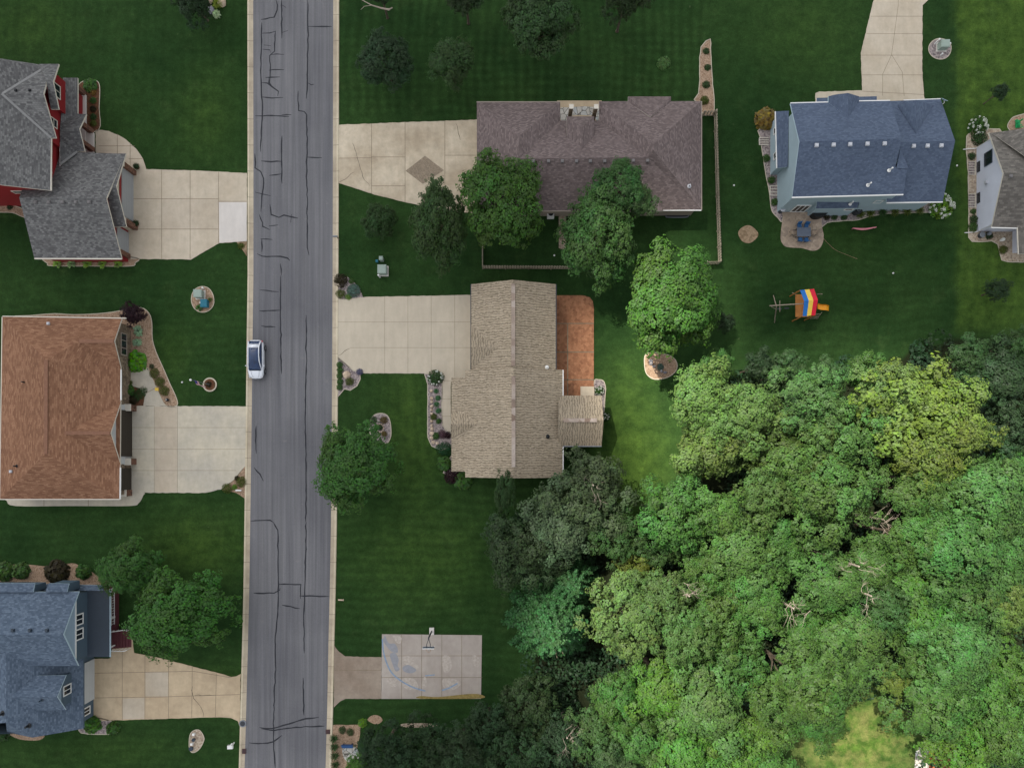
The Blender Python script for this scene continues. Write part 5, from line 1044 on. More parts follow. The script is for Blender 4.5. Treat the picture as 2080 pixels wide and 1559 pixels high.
plant('ball', 21, 421, 6, 'dark', 'small dark round bush in the gravel left of the grey garage'); plant('ball2', 490, 500, 7, 'oliv', 'low olive plant in the dirt corner beside the kerb', None, 'bedding_plant', 'plant')
tree('lump', 270, 637, 27, 2.6, 'red', 'dark purple leaved shrub tree at the corner of the brown roof', None, 'purple_shrub', cat='shrub')
plant('hosta2', 283, 673, 13, (.22, .34, .20), 'larger variegated white edged hosta below the purple shrub', 'variegated hostas', 'hosta', 'plant'); plant('hosta2', 280.5, 695.5, 11, (.22, .34, .20), 'smaller variegated white edged hosta above the lime shrub', 'variegated hostas', 'hosta', 'plant')
plant('big', 279, 734, 21, (.075, .24, .016), 'bright lime green large leaved shrub in front of the stone wall window', h=1.1)
for i, (x, y, r, c_, l) in enumerate(((309, 744, 5.5, 'dark', 'small dark green ball at the top of the row beside the front path'), (315, 758, 10.5, 'oliv', 'olive ball shrub, first of the three beside the front path'), (326, 776, 10.5, 'oliv', 'olive ball shrub, middle one of the three beside the front path'), (335, 794, 10.5, 'oliv', 'olive ball shrub nearest the drive beside the front path'))): plant('fine', x, y, r, c_, l, 'ball shrubs beside the front path')
plant('big', 261, 793, 13, 'mid', 'green shrub at the brown house door', h=1); plant('fine', 284, 800, 11, 'deep', 'crescent of low dark shrub round the door bed', asp=1.7, h=.5); plant('ball2', 271, 812, 11, 'brown', 'reddish brown shrub in the door bed'); plant('grass', 266, 777, 7, 'oliv', 'small olive grass tuft above the door bed', None, 'ornamental_grass', 'plant')
plant('fine', 462, 991, 10.5, 'oliv', 'olive ball shrub on the drive side of the corner bed'); plant('fine', 491, 978, 11, 'oliv', 'larger olive ball shrub at the kerb in the corner bed'); plant('ball', 482, 971, 5.5, 'brown', 'small reddish shrub between the olive balls of the corner bed'); plant('ball2', 477, 989, 6, 'lime', 'small yellowish plant between the olive balls of the corner bed')
plant('ball', 256, 1000, 8.5, 'deep', 'dark shrub in a pot at the end of the side walk')
plant('hosta', 406, 625, 10, 'mid', 'fern like green plant below the teal box'); plant('grass', 428, 609, 6, 'oliv', 'yellowish tuft beside the teal box', None, 'ornamental_grass', 'plant')
plant('ball2', 425, 781, 7, 'brown', 'dark red flowers in the round flagpole bed', None, 'bedding_plant', 'plant')
plant('grass', 444, 12, 13, (.16, .20, .02), 'bright yellow green grass clump among the boulders at the top', None, 'ornamental_grass', 'plant'); plant('hosta2', 441, 31, 11, (.32, .42, .22), 'pale variegated hosta below the yellow clump at the top', None, 'hosta', 'plant')
plant('ball', 693, 570, 14, 'brown', 'dark brown leaved round shrub at the kerb above the centre drive', h=.9); plant('needle', 719, 591, 14, 'bluish', 'blue grey spiky spruce shrub beside the dark brown one', h=.8); plant('fine', 692, 597, 10, 'oliv', 'green yellow mound at the kerb below the dark brown shrub', h=.4); plant('fine', 708, 603, 7, 'lime', 'small yellow green mound at the drive edge'); plant('ball2', 714, 571, 6, 'sage', 'pale green plant behind the dark brown shrub')
for i, y in enumerate((741, 752, 763, 775, 786)): plant('ball2', 690 + (i % 2), y, 7, 'mid', 'low green juniper mat at the kerb in the triangular bed', 'junipers at the kerb in the triangular bed', 'juniper', 'shrub', h=.35)
plant('fine', 711, 775, 9, 'oliv', 'olive mound below the flat boulder in the triangular bed'); plant('ball2', 731, 755, 7, (.13, .12, .2), 'lavender plant at the drive corner of the triangular bed', None, 'lavender', 'plant')
plant('ball', 885, 767, 16, 'deep', 'green hydrangea ringed with white flowers at the top of the long bed', None, 'hydrangea', h=.8, bloom=BL[2])
for i, (x, y, r) in enumerate(((886, 794, 5.5), (890, 808, 6), (887, 821, 6), (891, 834, 6.2))): plant('fine', x, y, r, (.035, .15, .05), ['topmost small green ball in the long bed', 'second small green ball in the long bed', 'third small green ball in the long bed', 'lowest small green ball in the long bed'][i], 'green ball shrubs in the long bed', h=.3)
plant('ball2', 881, 846, 7, 'oliv', 'olive plant below the green balls of the long bed'); plant('ball2', 891, 855, 6, 'mid', 'green tuft beside the walk in the long bed'); plant('ball', 886, 885, 8, 'mid', 'green plant among pink ones low in the long bed'); plant('ball', 899, 882, 9, (.10, .05, .06), 'pinkish brown bush at the lower end of the walk'); plant('ball', 910, 884, 7, 'red', 'dark purple bush against the tan house corner')
plant('fine', 905, 912, 14, (.02, .075, .03), 'dark green clipped mound at the lower left wall of the tan house', h=.8, asp=1.4); plant('big', 903, 941, 15, 'mid', 'leafy green shrub half under the tan roof, left side', h=1); plant('ball', 918, 967, 16, 'red', 'dark purple shrub below the left corner of the tan roof', h=.7); plant('big', 941, 976, 18, 'mid', 'leafy green shrub below the tan roof', h=.9)
plant('fine', 758, 853, 8.5, 'deep', 'dark green ball in the oval bed'); plant('fine', 780, 853, 8, (.11, .08, .015), 'golden brown ball at the top of the oval bed'); plant('fine', 781, 881, 6, (.13, .10, .015), 'small golden ball at the bottom of the oval bed'); plant('ball2', 772, 868, 6, 'deep', 'green plant within the ring of white stones')
plant('fine', 1348, 130, 14, (.10, .20, .06), 'pale green round shrub alone on the north lawn', h=.7)
for i, (x, y, r) in enumerate(((1434, 105, 7), (1437, 138, 7), (1434, 173, 8), (1431, 205, 9))): plant('ball2', x, y, r, 'deep' if i < 3 else 'oliv', ['topmost dark shrub in the narrow mulch bed', 'second dark shrub in the narrow mulch bed', 'third dark shrub in the narrow mulch bed', 'olive shrub at the foot of the narrow mulch bed'][i], 'shrubs in the narrow mulch bed')
plant('ball', 1217, 794, 10, 'mid', 'white flowering hydrangea at the sunroom step', None, 'hydrangea', h=.7, bloom=BL[1]); plant('ball', 1226, 845, 9, 'deep', 'sparse white flowering shrub right of the sunroom', None, 'hydrangea', h=.6, asp=1.6, bloom=BL[0])
plant('big', 1555, 244, 22, (.19, .14, .03), 'golden orange round shrub at the left end of the blue house', h=1.5)
for x, y, l in ((1556, 322, 'green shrub halfway along the blue house gravel bed'), (1566, 367, 'green shrub below the aqua bay in the gravel bed'), (1573, 411, 'green shrub near the lower corner of the blue house')): plant('ball', x, y, 8, 'mid', l, 'shrubs along the blue house')
for x, c_, l in ((1678, 'brown', 'brown shrub below the blue house bay, leftmost of three'), (1694, 'deep', 'dark round shrub below the blue house bay, middle of three'), (1714, 'deep', 'dark round shrub below the blue house bay, rightmost of three')): plant('ball', x, 441, 7, c_, l, 'round shrubs below the bay')
for i, x in enumerate((1745, 1765, 1790, 1815, 1840, 1865)): plant('grass', x, 436 - i * 1.5, 12, 'oliv' if i != 2 else 'deep', 'green grassy perennials along the blue house foundation', 'perennials along the blue house foundation', 'perennial', 'plant')
plant('ball', 1909, 421, 25, 'lime', 'large white flowering shrub at the lower right corner of the blue house', None, 'hydrangea', h=1.4, bloom=BL[1])
plant('ball', 1983, 259, 19, 'mid', 'cream flowering bush at the top corner of the white house', None, 'hydrangea', h=1.3, bloom=BL[1]); plant('ball', 1987, 283, 15, 'deep', 'dark green bush below the cream flowering one', h=1)
for x, y, r, c_, l in ((1973, 318, 8, 'deep', 'dark shrub beside the upper downspout of the white house'), (1976, 430, 6, 'mid', 'small shrub in the gravel of the white house, upper of three'), (1977, 446, 9, 'deep', 'dark shrub in the gravel of the white house, middle of three'), (1975, 462, 10, 'mid', 'green shrub in the gravel of the white house, lowest of three'), (2008, 479, 8, 'dark', 'dark shrub below the white house wall'), (2036, 508, 9, 'oliv', 'olive plant in the bed beside the recessed porch')): plant('ball', x, y, r, c_, l, 'shrubs beside the white house')
for x, y, r, c_, l in ((12, 1160, 20, 'sage', 'pale green leafy bush at the left edge above the slate house'), (45, 1158, 17, 'sage', 'grey green bush second from the left edge above the slate house'), (118, 1160, 24, 'brown', 'dark brown leaved bush above the slate house'), (172, 1160, 15, 'mid', 'green bush between the brown bush and the light green tree'), (4, 1488, 16, 'deep', 'dark bush in the lower left corner'), (190, 1470, 17, 'bright', 'bright green bush at the lower corner of the slate house'), (232, 1476, 13, 'mid', 'green bush at the end of the gravel bed by the tan drive')): plant('big', x, y, r, c_, l, 'bushes around the slate house', h=1.3)
plant('fine', 696, 1481, 8, 'deep', 'dark ball shrub in the bottom bed, left one'); plant('fine', 712, 1485, 8, 'deep', 'dark ball shrub in the bottom bed, right one'); plant('big', 737, 1467, 9, 'lime', 'lime green shrub at the edge of the dark trees by the bottom bed', h=.7)
for i, y in enumerate((1495, 1512, 1530, 1548)): plant('grass', 681 + i, y, 11, 'deep', 'tall dark grasses beside the right kerb at the bottom', 'tall grasses beside the kerb', 'ornamental_grass', 'plant', h=1.3)
plant('ball', 1341, 745, 7, 'bluish', 'blue grey low juniper in the tan mulch circle', None, 'juniper', h=.4)
g = MB(); a = V(735, 2, 7.2); g.tube([V(733, -1, 7), V(755, 11, 7.6), V(775, 17, 7.4), V(790, 20, 7.5), V(797, 16, 7.4)], [.03, .06, .08, .10, .05], 5); g.tube([V(755, 11, 7.6), V(740, 13, 7.9), V(733, 20, 8)], [.04, .03, .02], 4)
tag(g.build('bare_branch', ['dead']), 'bare pale branch curving below the dim tree at the top edge', 'branch')
# ---------------------------------------------------------------- stones
def rocks(L, name='boulder', mat='rock', group=None):
    for i, (x, y, rx, ry, h, l) in enumerate(L):
        g = MB(); cx, cy = W(x, y); g.blob((cx, cy, h * .35), (rx / PPM, ry / PPM, h), i * 3 + int(x), 2, .45); tag(g.build(name, [mat], None, False), l, 'rock', group)
rocks([(424, 3, 9, 10, .5, 'large tan boulder at the top edge beside the dark tree'), (452, 6, 9, 10, .4, 'pinkish boulder at the top edge right of the yellow clump'), (705, 762, 8, 8, .35, 'flat cream boulder in the triangular bed')], group='cream boulders')
rocks([(430, 22, 6, 8, .4, 'grey boulder between the dark tree and the pale hosta')], mat='rock_g')
ST = ((876.5, 794, 3), (877, 809, 3.5), (877, 816, 3), (877.5, 825, 3.6), (877, 832, 2.8), (877, 840, 3), (877, 855, 3.2), (877, 864, 3.2), (878, 871, 4), (878, 880, 4.2), (877, 889, 4), (880, 898, 4), (888, 900, 3.4))
rocks([(x, y, r, r * .95, .22, 'small cream rock in the line of stones along the long bed') for x, y, r in ST], 'edging_stone', 'rock', 'cream stones lined along the long bed')
rocks([(772 + 7.5 * math.cos(t), 869 + 8.5 * math.sin(t), 1.7, 1.5, .15, 'small white stone in the ring within the oval bed') for t in [k * .57 for k in range(11)]], 'ring_stone', 'rock', 'white stones ringed in the oval bed')
rocks([(1321, 733, 3.5, 3, .3, 'pale rock at the top of the rock line in the tan circle'), (1322, 738, 3.6, 4, .3, 'pale larger rock second in the rock line of the tan circle'), (1328, 744, 3.5, 3, .25, 'grey rock third in the rock line of the tan circle'), (1350, 756, 4, 2.5, .25, 'pale rock at the lower end of the rock line in the tan circle'), (1343, 754, 3, 3, .25, 'dark rock between juniper and last pale rock')], mat='rock_g', group='rocks in the tan circle')
rocks([(820 + k * 6.2, 1470 + (k % 3) * 2.2, 2.2, 1.6, .15, 'small pale stone in the dry row at the edge of the dark trees') for k in range(10)], 'edging_stone', 'gravel_w', 'stones at the edge of the dark trees')
# ---------------------------------------------------------------- car
def car():
    x, y = W(0, 731)[0], W(0, 731)[1]; cx = (524.5 - X0) / PPM; o = empty('parked_car', (cx, y, 0.03), 'white hatchback car with dark glass roof parked at the left kerb', 'car')
    # length along -y is the front
    def loft(st, mi_fn=None):
        g = MB(); rings = []
        for (yy, prof) in st: rings.append([(px_, yy, z) for px_, z in prof] + [(-px_, yy, z) for px_, z in prof[::-1]])
        n = len(rings[0]); vs = [v for r in rings for v in r]; fs = []; mi = []
        for i in range(len(rings) - 1):
            for k in range(n): fs.append((i * n + k, i * n + (k + 1) % n, (i + 1) * n + (k + 1) % n, (i + 1) * n + k)); mi.append(0)
        fs += [tuple(range(n))[::-1], tuple(range((len(rings) - 1) * n, len(rings) * n))]; mi += [0, 0]
        g.v = vs; g.f = fs; g.mi = mi; return g
    def prof(w_, zt, zb=.28, sh=.72, tum=.06):   # half section: bottom, belly, shoulder, deck edge, deck
        return [(w_ * .86, zb), (w_, zb + .18), (w_ * 1.0, sh), (w_ * .93, zt - .03), (w_ * .6, zt), (w_ * .2, zt + .012)]
    body = loft([(-2.26, prof(.28, .52, .42, .48)), (-2.22, prof(.48, .58, .36, .51)), (-2.13, prof(.64, .65, .32, .55)), (-1.98, prof(.765, .75, .28, .62)), (-1.72, prof(.86, .85, .25, .70)), (-1.35, prof(.91, .93, .24, .76)), (-1.0, prof(.92, .97, .24, .81)), (-.3, prof(.92, 1.00, .24, .84)), (.9, prof(.92, 1.02, .24, .86)), (1.6, prof(.905, 1.03, .25, .88)), (1.88, prof(.85, 1.02, .28, .86)), (2.06, prof(.75, .97, .34, .80)), (2.16, prof(.6, .88, .40, .72)), (2.22, prof(.40, .76, .46, .64))])
    body.build('body', ['paint'], None, True).parent = o
    def gp(w_, w2, zb, zt): return [(w_, zb), (w_ * .5 + w2 * .5, (zb + zt) / 2), (w2, zt - .04), (w2 * .9, zt), (w2 * .4, zt + .02)]
    cab = loft([(-1.30, gp(.74, .70, .90, .94)), (-1.0, gp(.79, .68, .94, 1.10)), (-.55, gp(.82, .63, .97, 1.32)), (-.1, gp(.83, .61, .99, 1.44)), (.8, gp(.83, .60, 1.0, 1.48)), (1.35, gp(.82, .60, 1.0, 1.44)), (1.75, gp(.80, .62, 1.0, 1.28)), (2.06, gp(.74, .66, .98, 1.02))])
    cb = cab.build('cabin_glass', ['carglass'], None, True); cb.parent = o
    # white roof frame: pillars and roof rails
    for s in (-1, 1):
        g = MB(); g.tube([(s * .76, -1.28, .95), (s * .70, -.80, 1.21), (s * .64, -.35, 1.39), (s * .61, .3, 1.475), (s * .61, 1.0, 1.475), (s * .62, 1.4, 1.43), (s * .66, 1.75, 1.27), (s * .74, 2.0, 1.03)], [.045, .05, .055, .06, .065, .07, .09, .10], 6); g.build('roof_rail', ['paint'], None, True).parent = o
        g = MB(); g.tube([(s * .90, -.86, .93), (s * 1.02, -.80, 1.0)], [.04, .05], 6); g.blob((s * 1.04, -.80, 1.0), (.10, .06, .07), 3, 2, .1); g.build('mirror', ['paint'], None, True).parent = o
        g = MB(); g.blob((s * .68, -1.98, .68), (.16, .22, .07), 2, 2, .1); g.build('headlight', ['vent_w'], None, True).parent = o
        g = MB(); g.blob((s * .74, 2.02, .88), (.12, .12, .12), 4, 2, .1); g.build('tail_light', ['redv'], None, True).parent = o
        g = MB(); g.box((s * .905, .35, .96), (.03, 2.2, .03)); g.build('door_trim', ['paint'], None).parent = o
    g = MB(); g.box((0, 1.42, 1.43), (1.12, .42, .07), 0, 0, Matrix.Rotation(-.22, 3, 'X')); g.build('rear_roof', ['paint'], None, True).parent = o
    g = MB(); g.blob((0, 1.28, 1.50), (.04, .1, .04), 1, 1, 0); g.build('antenna', ['paint'], None).parent = o
    for s in (-1, 1):
        for yy in (-1.36, 1.33):
            def wheel(r, w_, off):
                q = MB(); a = [(s * (.80 + off), yy + r * math.cos(t), .31 + r * math.sin(t)) for t in [2 * math.pi * k / 20 for k in range(20)]]; b = [(v[0] + s * w_, v[1], v[2]) for v in a]; q.add(a + b, [tuple(range(20)), tuple(range(20, 40))] + [(k, (k + 1) % 20, 20 + (k + 1) % 20, 20 + k) for k in range(20)]); return q
            t = wheel(.33, .17, 0).build('wheel', ['tyre'], None); t.parent = o; rm = wheel(.21, .03, .15).build('rim', ['chrome'], None); rm.parent = t
    g = MB(); g.box((0, -1.33, .935), (1.36, .07, .03)); g.build('wiper_cowl', ['black'], None).parent = o
    g = MB(); g.box((0, -2.235, .50), (.62, .05, .10)); g.build('grille', ['black'], None).parent = o
    for s in (-1, 1):
        g = MB(); g.tube([(s * .50, -1.30, .985), (s * .42, -1.8, .895), (s * .30, -2.1, .70)], .012, 4); g.build('hood_crease', ['grey'], None).parent = o
    g = MB(); g.box((0, -2.27, .42), (.5, .03, .12)); g.build('licence_plate', ['vent_w'], None).parent = o
car()
# ---------------------------------------------------------------- utility boxes, posts, mailboxes
def box_thing(name, px, py, w_, d_, h, mat, label, cat, rz=0, lidmat=None, pad=True):
    x, y = W(px, py); o = empty(name, (x, y, .05), label, cat, rz=rz); g = MB()
    g.box((0, 0, h * .46 + .04), (w_, d_, h * .92)); b = g.build('cabinet', [mat]); b.parent = o
    g = MB(); g.box((0, 0, h * .96 + .04), (w_ + .07, d_ + .07, h * .08)); g.box((0, 0, h + .05), (w_ * .9, d_ * .9, .03)); b = g.build('lid', [lidmat or mat]); b.parent = o
    if pad: g = MB(); g.box((0, 0, .02), (w_ + .25, d_ + .25, .06)); b = g.build('pad', ['conc_new']); b.parent = o
box_thing('transformer_box', 408, 599, .9, .85, .8, 'box_g', 'square grey green transformer box in the tan island bed', 'utility box')
box_thing('utility_box', 419, 618, .72, .85, .6, 'teal', 'teal plastic box beside the transformer in the tan island bed', 'utility box', pad=False)
box_thing('transformer_box', 779, 551, .95, .95, .95, 'box_g', 'grey green transformer box on the lawn between the two long drives', 'utility box')
box_thing('utility_pedestal', 777, 529, .38, .38, .95, 'box_g', 'small pale pedestal above the lawn transformer box', 'utility box', pad=False)
box_thing('utility_pedestal', 767, 532, .22, .22, .4, 'teal', 'tiny teal pedestal left of the pale one', 'utility box', pad=False)
box_thing('transformer_box', 1911, 97, .95, .8, .8, 'box_g', 'grey green transformer box in the grey gravel circle', 'utility box')
for (x, y, l) in ((772, 563, 'white marker post leaning below the lawn transformer box'), (1898, 90, 'white marker post in the grey gravel circle'), (1926, 92, 'short white pipe right of the gravel circle box'), (1910, 113, 'short white pipe below the gravel circle box'), (410, 616, 'white capped pipe beside the teal box'), (414, 586, 'white pipe above the tan island box')):
    g = MB(); cx, cy = W(x, y); hh = 1.0 if 'post' in l else .4; g.cyl((cx, cy), .09, .03, hh, 12, 0, .085); g.cyl((cx, cy), .11, hh, hh + .06, 12, 0, .06); tag(g.build('marker_post', ['white']), l, 'post', 'white marker posts and pipes')
for (x, y, l, m) in ((396, 1488, 'white square cap at the top of the oval gravel bed', 'white'), (392, 1508, 'white square cap in the middle of the oval gravel bed', 'white')):
    g = MB(); cx, cy = W(x, y); g.box((cx, cy, .2), (.2, .2, .4)); g.box((cx, cy, .42), (.26, .26, .05)); tag(g.build('post_cap', [m]), l, 'post', 'white caps in the oval gravel bed')
for (x, y, r, l) in ((395, 1500, 3.6, 'dark teal globe lamp in the oval gravel bed'), (390, 1518, 4.6, 'dark blue pot at the lower end of the oval gravel bed')):
    g = MB(); cx, cy = W(x, y); g.cyl((cx, cy), r / PPM * .7, .04, .3, 14, 0, r / PPM); g.cyl((cx, cy), r / PPM, .3, .34, 14, 0, r / PPM * .8); tag(g.build('garden_pot', ['metal_dk']), l, 'pot', 'dark pots in the oval gravel bed')
def mailbox(px, py, mat, label, rz=0):
    x, y = W(px, py); o = empty('mailbox', (x, y, 0), label, 'mailbox', 'mailboxes along the street', rz); g = MB(); g.box((0, 0, .5), (.1, .1, 1.0)); g.box((.18, 0, .98), (.45, .08, .06)); g.build('post', ['white' if mat == 'white' else 'wood_l']).parent = o
    g = MB(); n = 8; sec = [(-.09, 0), (.09, 0)] + [(.09 * math.cos(t), .12 + .09 * math.sin(t)) for t in [math.pi * k / n for k in range(n + 1)]]
    a = [(-.1, u, 1.02 + z) for u, z in sec]; b = [(.42, u, 1.02 + z) for u, z in sec]; k_ = len(sec); g.add(a + b, [tuple(range(k_))[::-1], tuple(range(k_, 2 * k_))] + [(k, (k + 1) % k_, k_ + (k + 1) % k_, k_ + k) for k in range(k_)]); g.build('box', [mat]).parent = o
mailbox(692, 583, 'wood_l', 'brown mailbox with pale top leaning over the kerb beside the dark shrub', math.pi); mailbox(688.5, 486, 'grey', 'small grey mailbox on the right kerb below the diamond drive', math.pi)
x, y = W(476, 1507); o = empty('mailbox', (x, y, 0), 'white double mailbox on the lawn at the lower left kerb', 'mailbox', 'mailboxes along the street', .05)
g = MB(); g.box((0, 0, .5), (.13, .13, 1.0)); g.build('post', ['white']).parent = o
g = MB(); g.box((-.02, -.05, 1.12), (.62, .40, .24)); g.box((-.02, -.05, 1.25), (.5, .3, .05)); g.build('box', ['white']).parent = o
g = MB(); g.tube([(.0, .1, 1.2), (.25, .42, 1.3)], .06, 6); g.build('newspaper_tube', ['white']).parent = o
g = MB(); x, y = W(692.5, 1217.5); g.box((x, y, .06), (.62, .14, .1), 0, -.05); g.box((x + .31, y, .07), (.06, .18, .14), 0); tag(g.build('drain_marker', ['rock']), 'small tan block lying on the lawn above the basketball court', 'block')
g = MB(); x, y = W(487, 996 + 0); x, y = W(487, 995); g.box((x, y, .2), (.62, .10, .34), 0); g.box((x, y, .40), (.68, .16, .06), 1); tag(g.build('low_sign', ['rock', 'white']), 'small white topped stone sign in the corner bed beside the kerb', 'sign')
# ---------------------------------------------------------------- flagpole
x, y = W(427, 781); o = empty('flagpole', (x, y, 0), 'thin flagpole with white ball top rising from the round bed', 'flagpole')
g = MB(); g.tube([(x, y, 0), (x, y, 4.8)], [.045, .025], 8); g.build('pole', ['grey'], o); g = MB(); g.blob((x, y, 4.9), (.13, .13, .13), 1, 2, 0); g.build('ball', ['white'], o, True)
fl = empty('flag', (x, y, 4.3), 'red white and blue striped flag with starred blue corner on the lawn flagpole', 'flag')
def flagpt(u, v):   # u along fly 0..1.5, v down 0..0.9
    dx, dy = .62, -.55; n = .10 * math.sin(u * 6) ; return (x + .04 + dx * u * .86 + n * .5 + v * .10, y + dy * u * .86 + n, 4.68 - v * .92 - u * .42)
def fpatch(name, u0, u1, v0, v1, mat, par, dz=0):
    g = MB(); nu = 10
    for i in range(nu):
        a, b = u0 + (u1 - u0) * i / nu, u0 + (u1 - u0) * (i + 1) / nu; q = [Vector(flagpt(a, v0)), Vector(flagpt(b, v0)), Vector(flagpt(b, v1)), Vector(flagpt(a, v1))]; off = Vector((.01, .012, .012)) * dz
        g.poly([p + off for p in q]); g.poly([p - off - Vector((0, 0, .002)) for p in q[::-1]])
    return g.build(name, [mat], par)
for k in range(13): fpatch('stripe', 0, 1.5, .9 * k / 13, .9 * (k + 1) / 13, 'flag_r' if k % 2 == 0 else 'white', fl)
c_ = fpatch('canton', 0, .62, 0, .9 * 7 / 13, 'flag_b', fl, 1)
g = MB()
for r_i in range(9):
    for k in range(6 if r_i % 2 == 0 else 5):
        u = .06 + k * .1 + (.05 if r_i % 2 else 0); v = .03 + r_i * .052; p = Vector(flagpt(u, v))
        for sgn in (1, -1): q = [p + Vector((.014, .016, .016)) * sgn + Vector((math.cos(t) * .016 * .75, -math.cos(t) * .016 * .66, math.sin(t) * .018)) * (1 if j % 2 == 0 else .42) for j, t in enumerate([math.pi / 2 + math.pi * 2 * j / 10 for j in range(10)])]; g.poly(q if sgn > 0 else q[::-1])
g.build('stars', ['white'], c_)
# ---------------------------------------------------------------- basketball hoop
x, y = W(877, 1281); o = empty('basketball_hoop', (x, y, 0), 'basketball hoop with clear backboard on a dark post at the top of the court', 'basketball hoop')
g = MB(); g.box((x, y, .06), (.55, .85, .12)); g.build('base', ['conc_new'], o); g = MB(); g.tube([(x, y, .1), (x, y, 2.9), (x - .0, y - .15, 3.0)], .09, 8); g.build('pole', ['steel'], o)
g = MB(); g.tube([(x, y - .1, 3.0), (x - .22, y - .75, 3.1), (x - .22, y - 1.0, 3.1)], .035, 6); g.tube([(x, y - .1, 3.0), (x + .22, y - .75, 3.1), (x + .22, y - 1.0, 3.1)], .035, 6); g.build('arm', ['steel'], o)
g = MB(); g.box((x, y - 1.05, 3.2), (1.3, .04, .75)); g.box((x, y - 1.05, 3.6), (1.36, .07, .05), 1); g.box((x, y - 1.05, 2.80), (1.36, .07, .05), 1); g.build('backboard', ['table', 'white'], o)
g = MB(); ps = [(x + .23 * math.cos(t), y - 1.36 + .23 * math.sin(t), 3.05) for t in [2 * math.pi * k / 16 for k in range(17)]]; g.tube(ps, .015, 5, 0, False); g.build('rim', ['wood_o'], o)
g = MB()
for k in range(12):
    t, t2 = 2 * math.pi * k / 12, 2 * math.pi * (k + .7) / 12; g.tube([(x + .23 * math.cos(t), y - 1.36 + .23 * math.sin(t), 3.04), (x + .13 * math.cos(t2), y - 1.36 + .13 * math.sin(t2), 2.65)], .008, 3)
g.build('net', ['white'], o)
# ---------------------------------------------------------------- play set
x, y = W(1630, 627); o = empty('swing_set', (x, y, 0), 'wooden play set with blue, yellow and red striped canopy, orange slide and swing beam', 'play set')
def P3(px, py, h): return V(px, py, h)
rg = [(1633.5, 611, 3.5), (1661.5, 609, 3.5)]; tp = [(1625, 589, 2.9), (1653.5, 586.5, 2.9)]; bt = [(1630.5, 642, 2.9), (1656, 640, 2.9)]
for k, mt in enumerate(('blue', 'yellow', 'redv')):
    g = MB(); f0, f1 = k / 3, (k + 1) / 3; L3 = lambda a, f: V(*a[0]).lerp(V(*a[1]), f)
    q = [L3(bt, f0), L3(bt, f1), L3(rg, f1), L3(rg, f0)]; q2 = [L3(rg, f0), L3(rg, f1), L3(tp, f1), L3(tp, f0)]
    for q_ in (q, q2): g.poly(q_); g.poly([p - Vector((0, 0, .02)) for p in q_[::-1]])
    g.build('canopy', [mt], o)
A3, B3, C3, D3 = V(*tp[0]), V(*tp[1]), V(*bt[1]), V(*bt[0])
for p in (A3, B3, C3, D3):
    g = MB(); g.box((p.x * .985 + x * .015, p.y * .985 + y * .015, 1.42), (.1, .1, 2.84)); g.build('post', ['wood_o'], o)
mid = (A3 + B3 + C3 + D3) / 4; g = MB(); g.box((mid.x, mid.y, 1.3), (1.5, 2.6, .08)); 
g.build('deck', ['wood_o'], o)
g = MB(); b0, b1 = V(1563, 621, 2.35), V(1633, 616.5, 2.5); g.tube([b0, b1], .07, 6); g.build('swing_beam', ['wood_l'], o)
for (ax, ay) in ((1571, 600), (1573, 655)):
    g = MB(); e = W(ax, ay); g.tube([V(1577, 621.5, 2.36), (*e, 0)], .055, 6); g.build('leg', ['wood_l'], o)
g = MB(); g.tube([V(1584, 610, 1.2), V(1584, 633, 1.2)], .04, 5); g.tube([V(1567, 623, 2.3), V(1577, 628, 1.5)], .035, 5); g.build('brace', ['wood_l'], o)
for (sx_, sy_) in ((1597, 620), (1612, 619)):
    p = V(sx_, sy_, 2.4); g = MB(); 
    for s in (-.22, .22): g.tube([(p.x + s, p.y, 2.38), (p.x + s, p.y + .05, .45)], .012, 4)
    g.box((p.x, p.y + .05, .43), (.5, .2, .04)); g.build('swing', ['steel'], o)
s0, s1 = V(1660, 622.5, 1.35), V(1683, 622.5, .25); g = MB(); n = 10
for i in range(n):
    f0, f1 = i / n, (i + 1) / n; z = lambda f: 1.4 - 1.15 * f - .12 * math.sin(f * 6.28)
    for (y0_, y1_, zo0, zo1) in ((-.32, -.26, .18, .0), (-.26, .26, 0, 0), (.26, .32, 0, .18)):
        xa, xb = s0.x + (s1.x - s0.x) * f0 + .02, s0.x + (s1.x - s0.x) * f1 + .02
        q = [(xa, s0.y + y0_, z(f0) + zo0), (xb, s0.y + y0_, z(f1) + zo0), (xb, s0.y + y1_, z(f1) + zo1), (xa, s0.y + y1_, z(f0) + zo1)]; g.poly(q); g.poly([(a, b, c - .03) for a, b, c in q[::-1]])
g.build('slide', ['slide'], o)
g = MB(); e0, e1 = W(1646, 648), W(1659, 648)
g.tube([(e0[0], e0[1], .03), (e0[0], e0[1] + .5, 1.3)], .035, 5); g.tube([(e1[0], e1[1], .03), (e1[0], e1[1] + .5, 1.3)], .035, 5)
for k in range(4): t = (k + .6) / 4.6; g.tube([(e0[0], e0[1] + .5 * t, 1.3 * t), (e1[0], e1[1] + .5 * t, 1.3 * t)], .03, 5)
g.build('ladder', ['wood_l'], o)
for (a, b) in (((1609, 595), (1621, 600)), ((1614, 650), (1622, 645)), ((1659, 598), (1670, 597))):
    g = MB(); g.tube([(*W(*a), .1), V(b[0], b[1], 1.3)], .055, 6); g.build('brace', ['wood_l'], o)
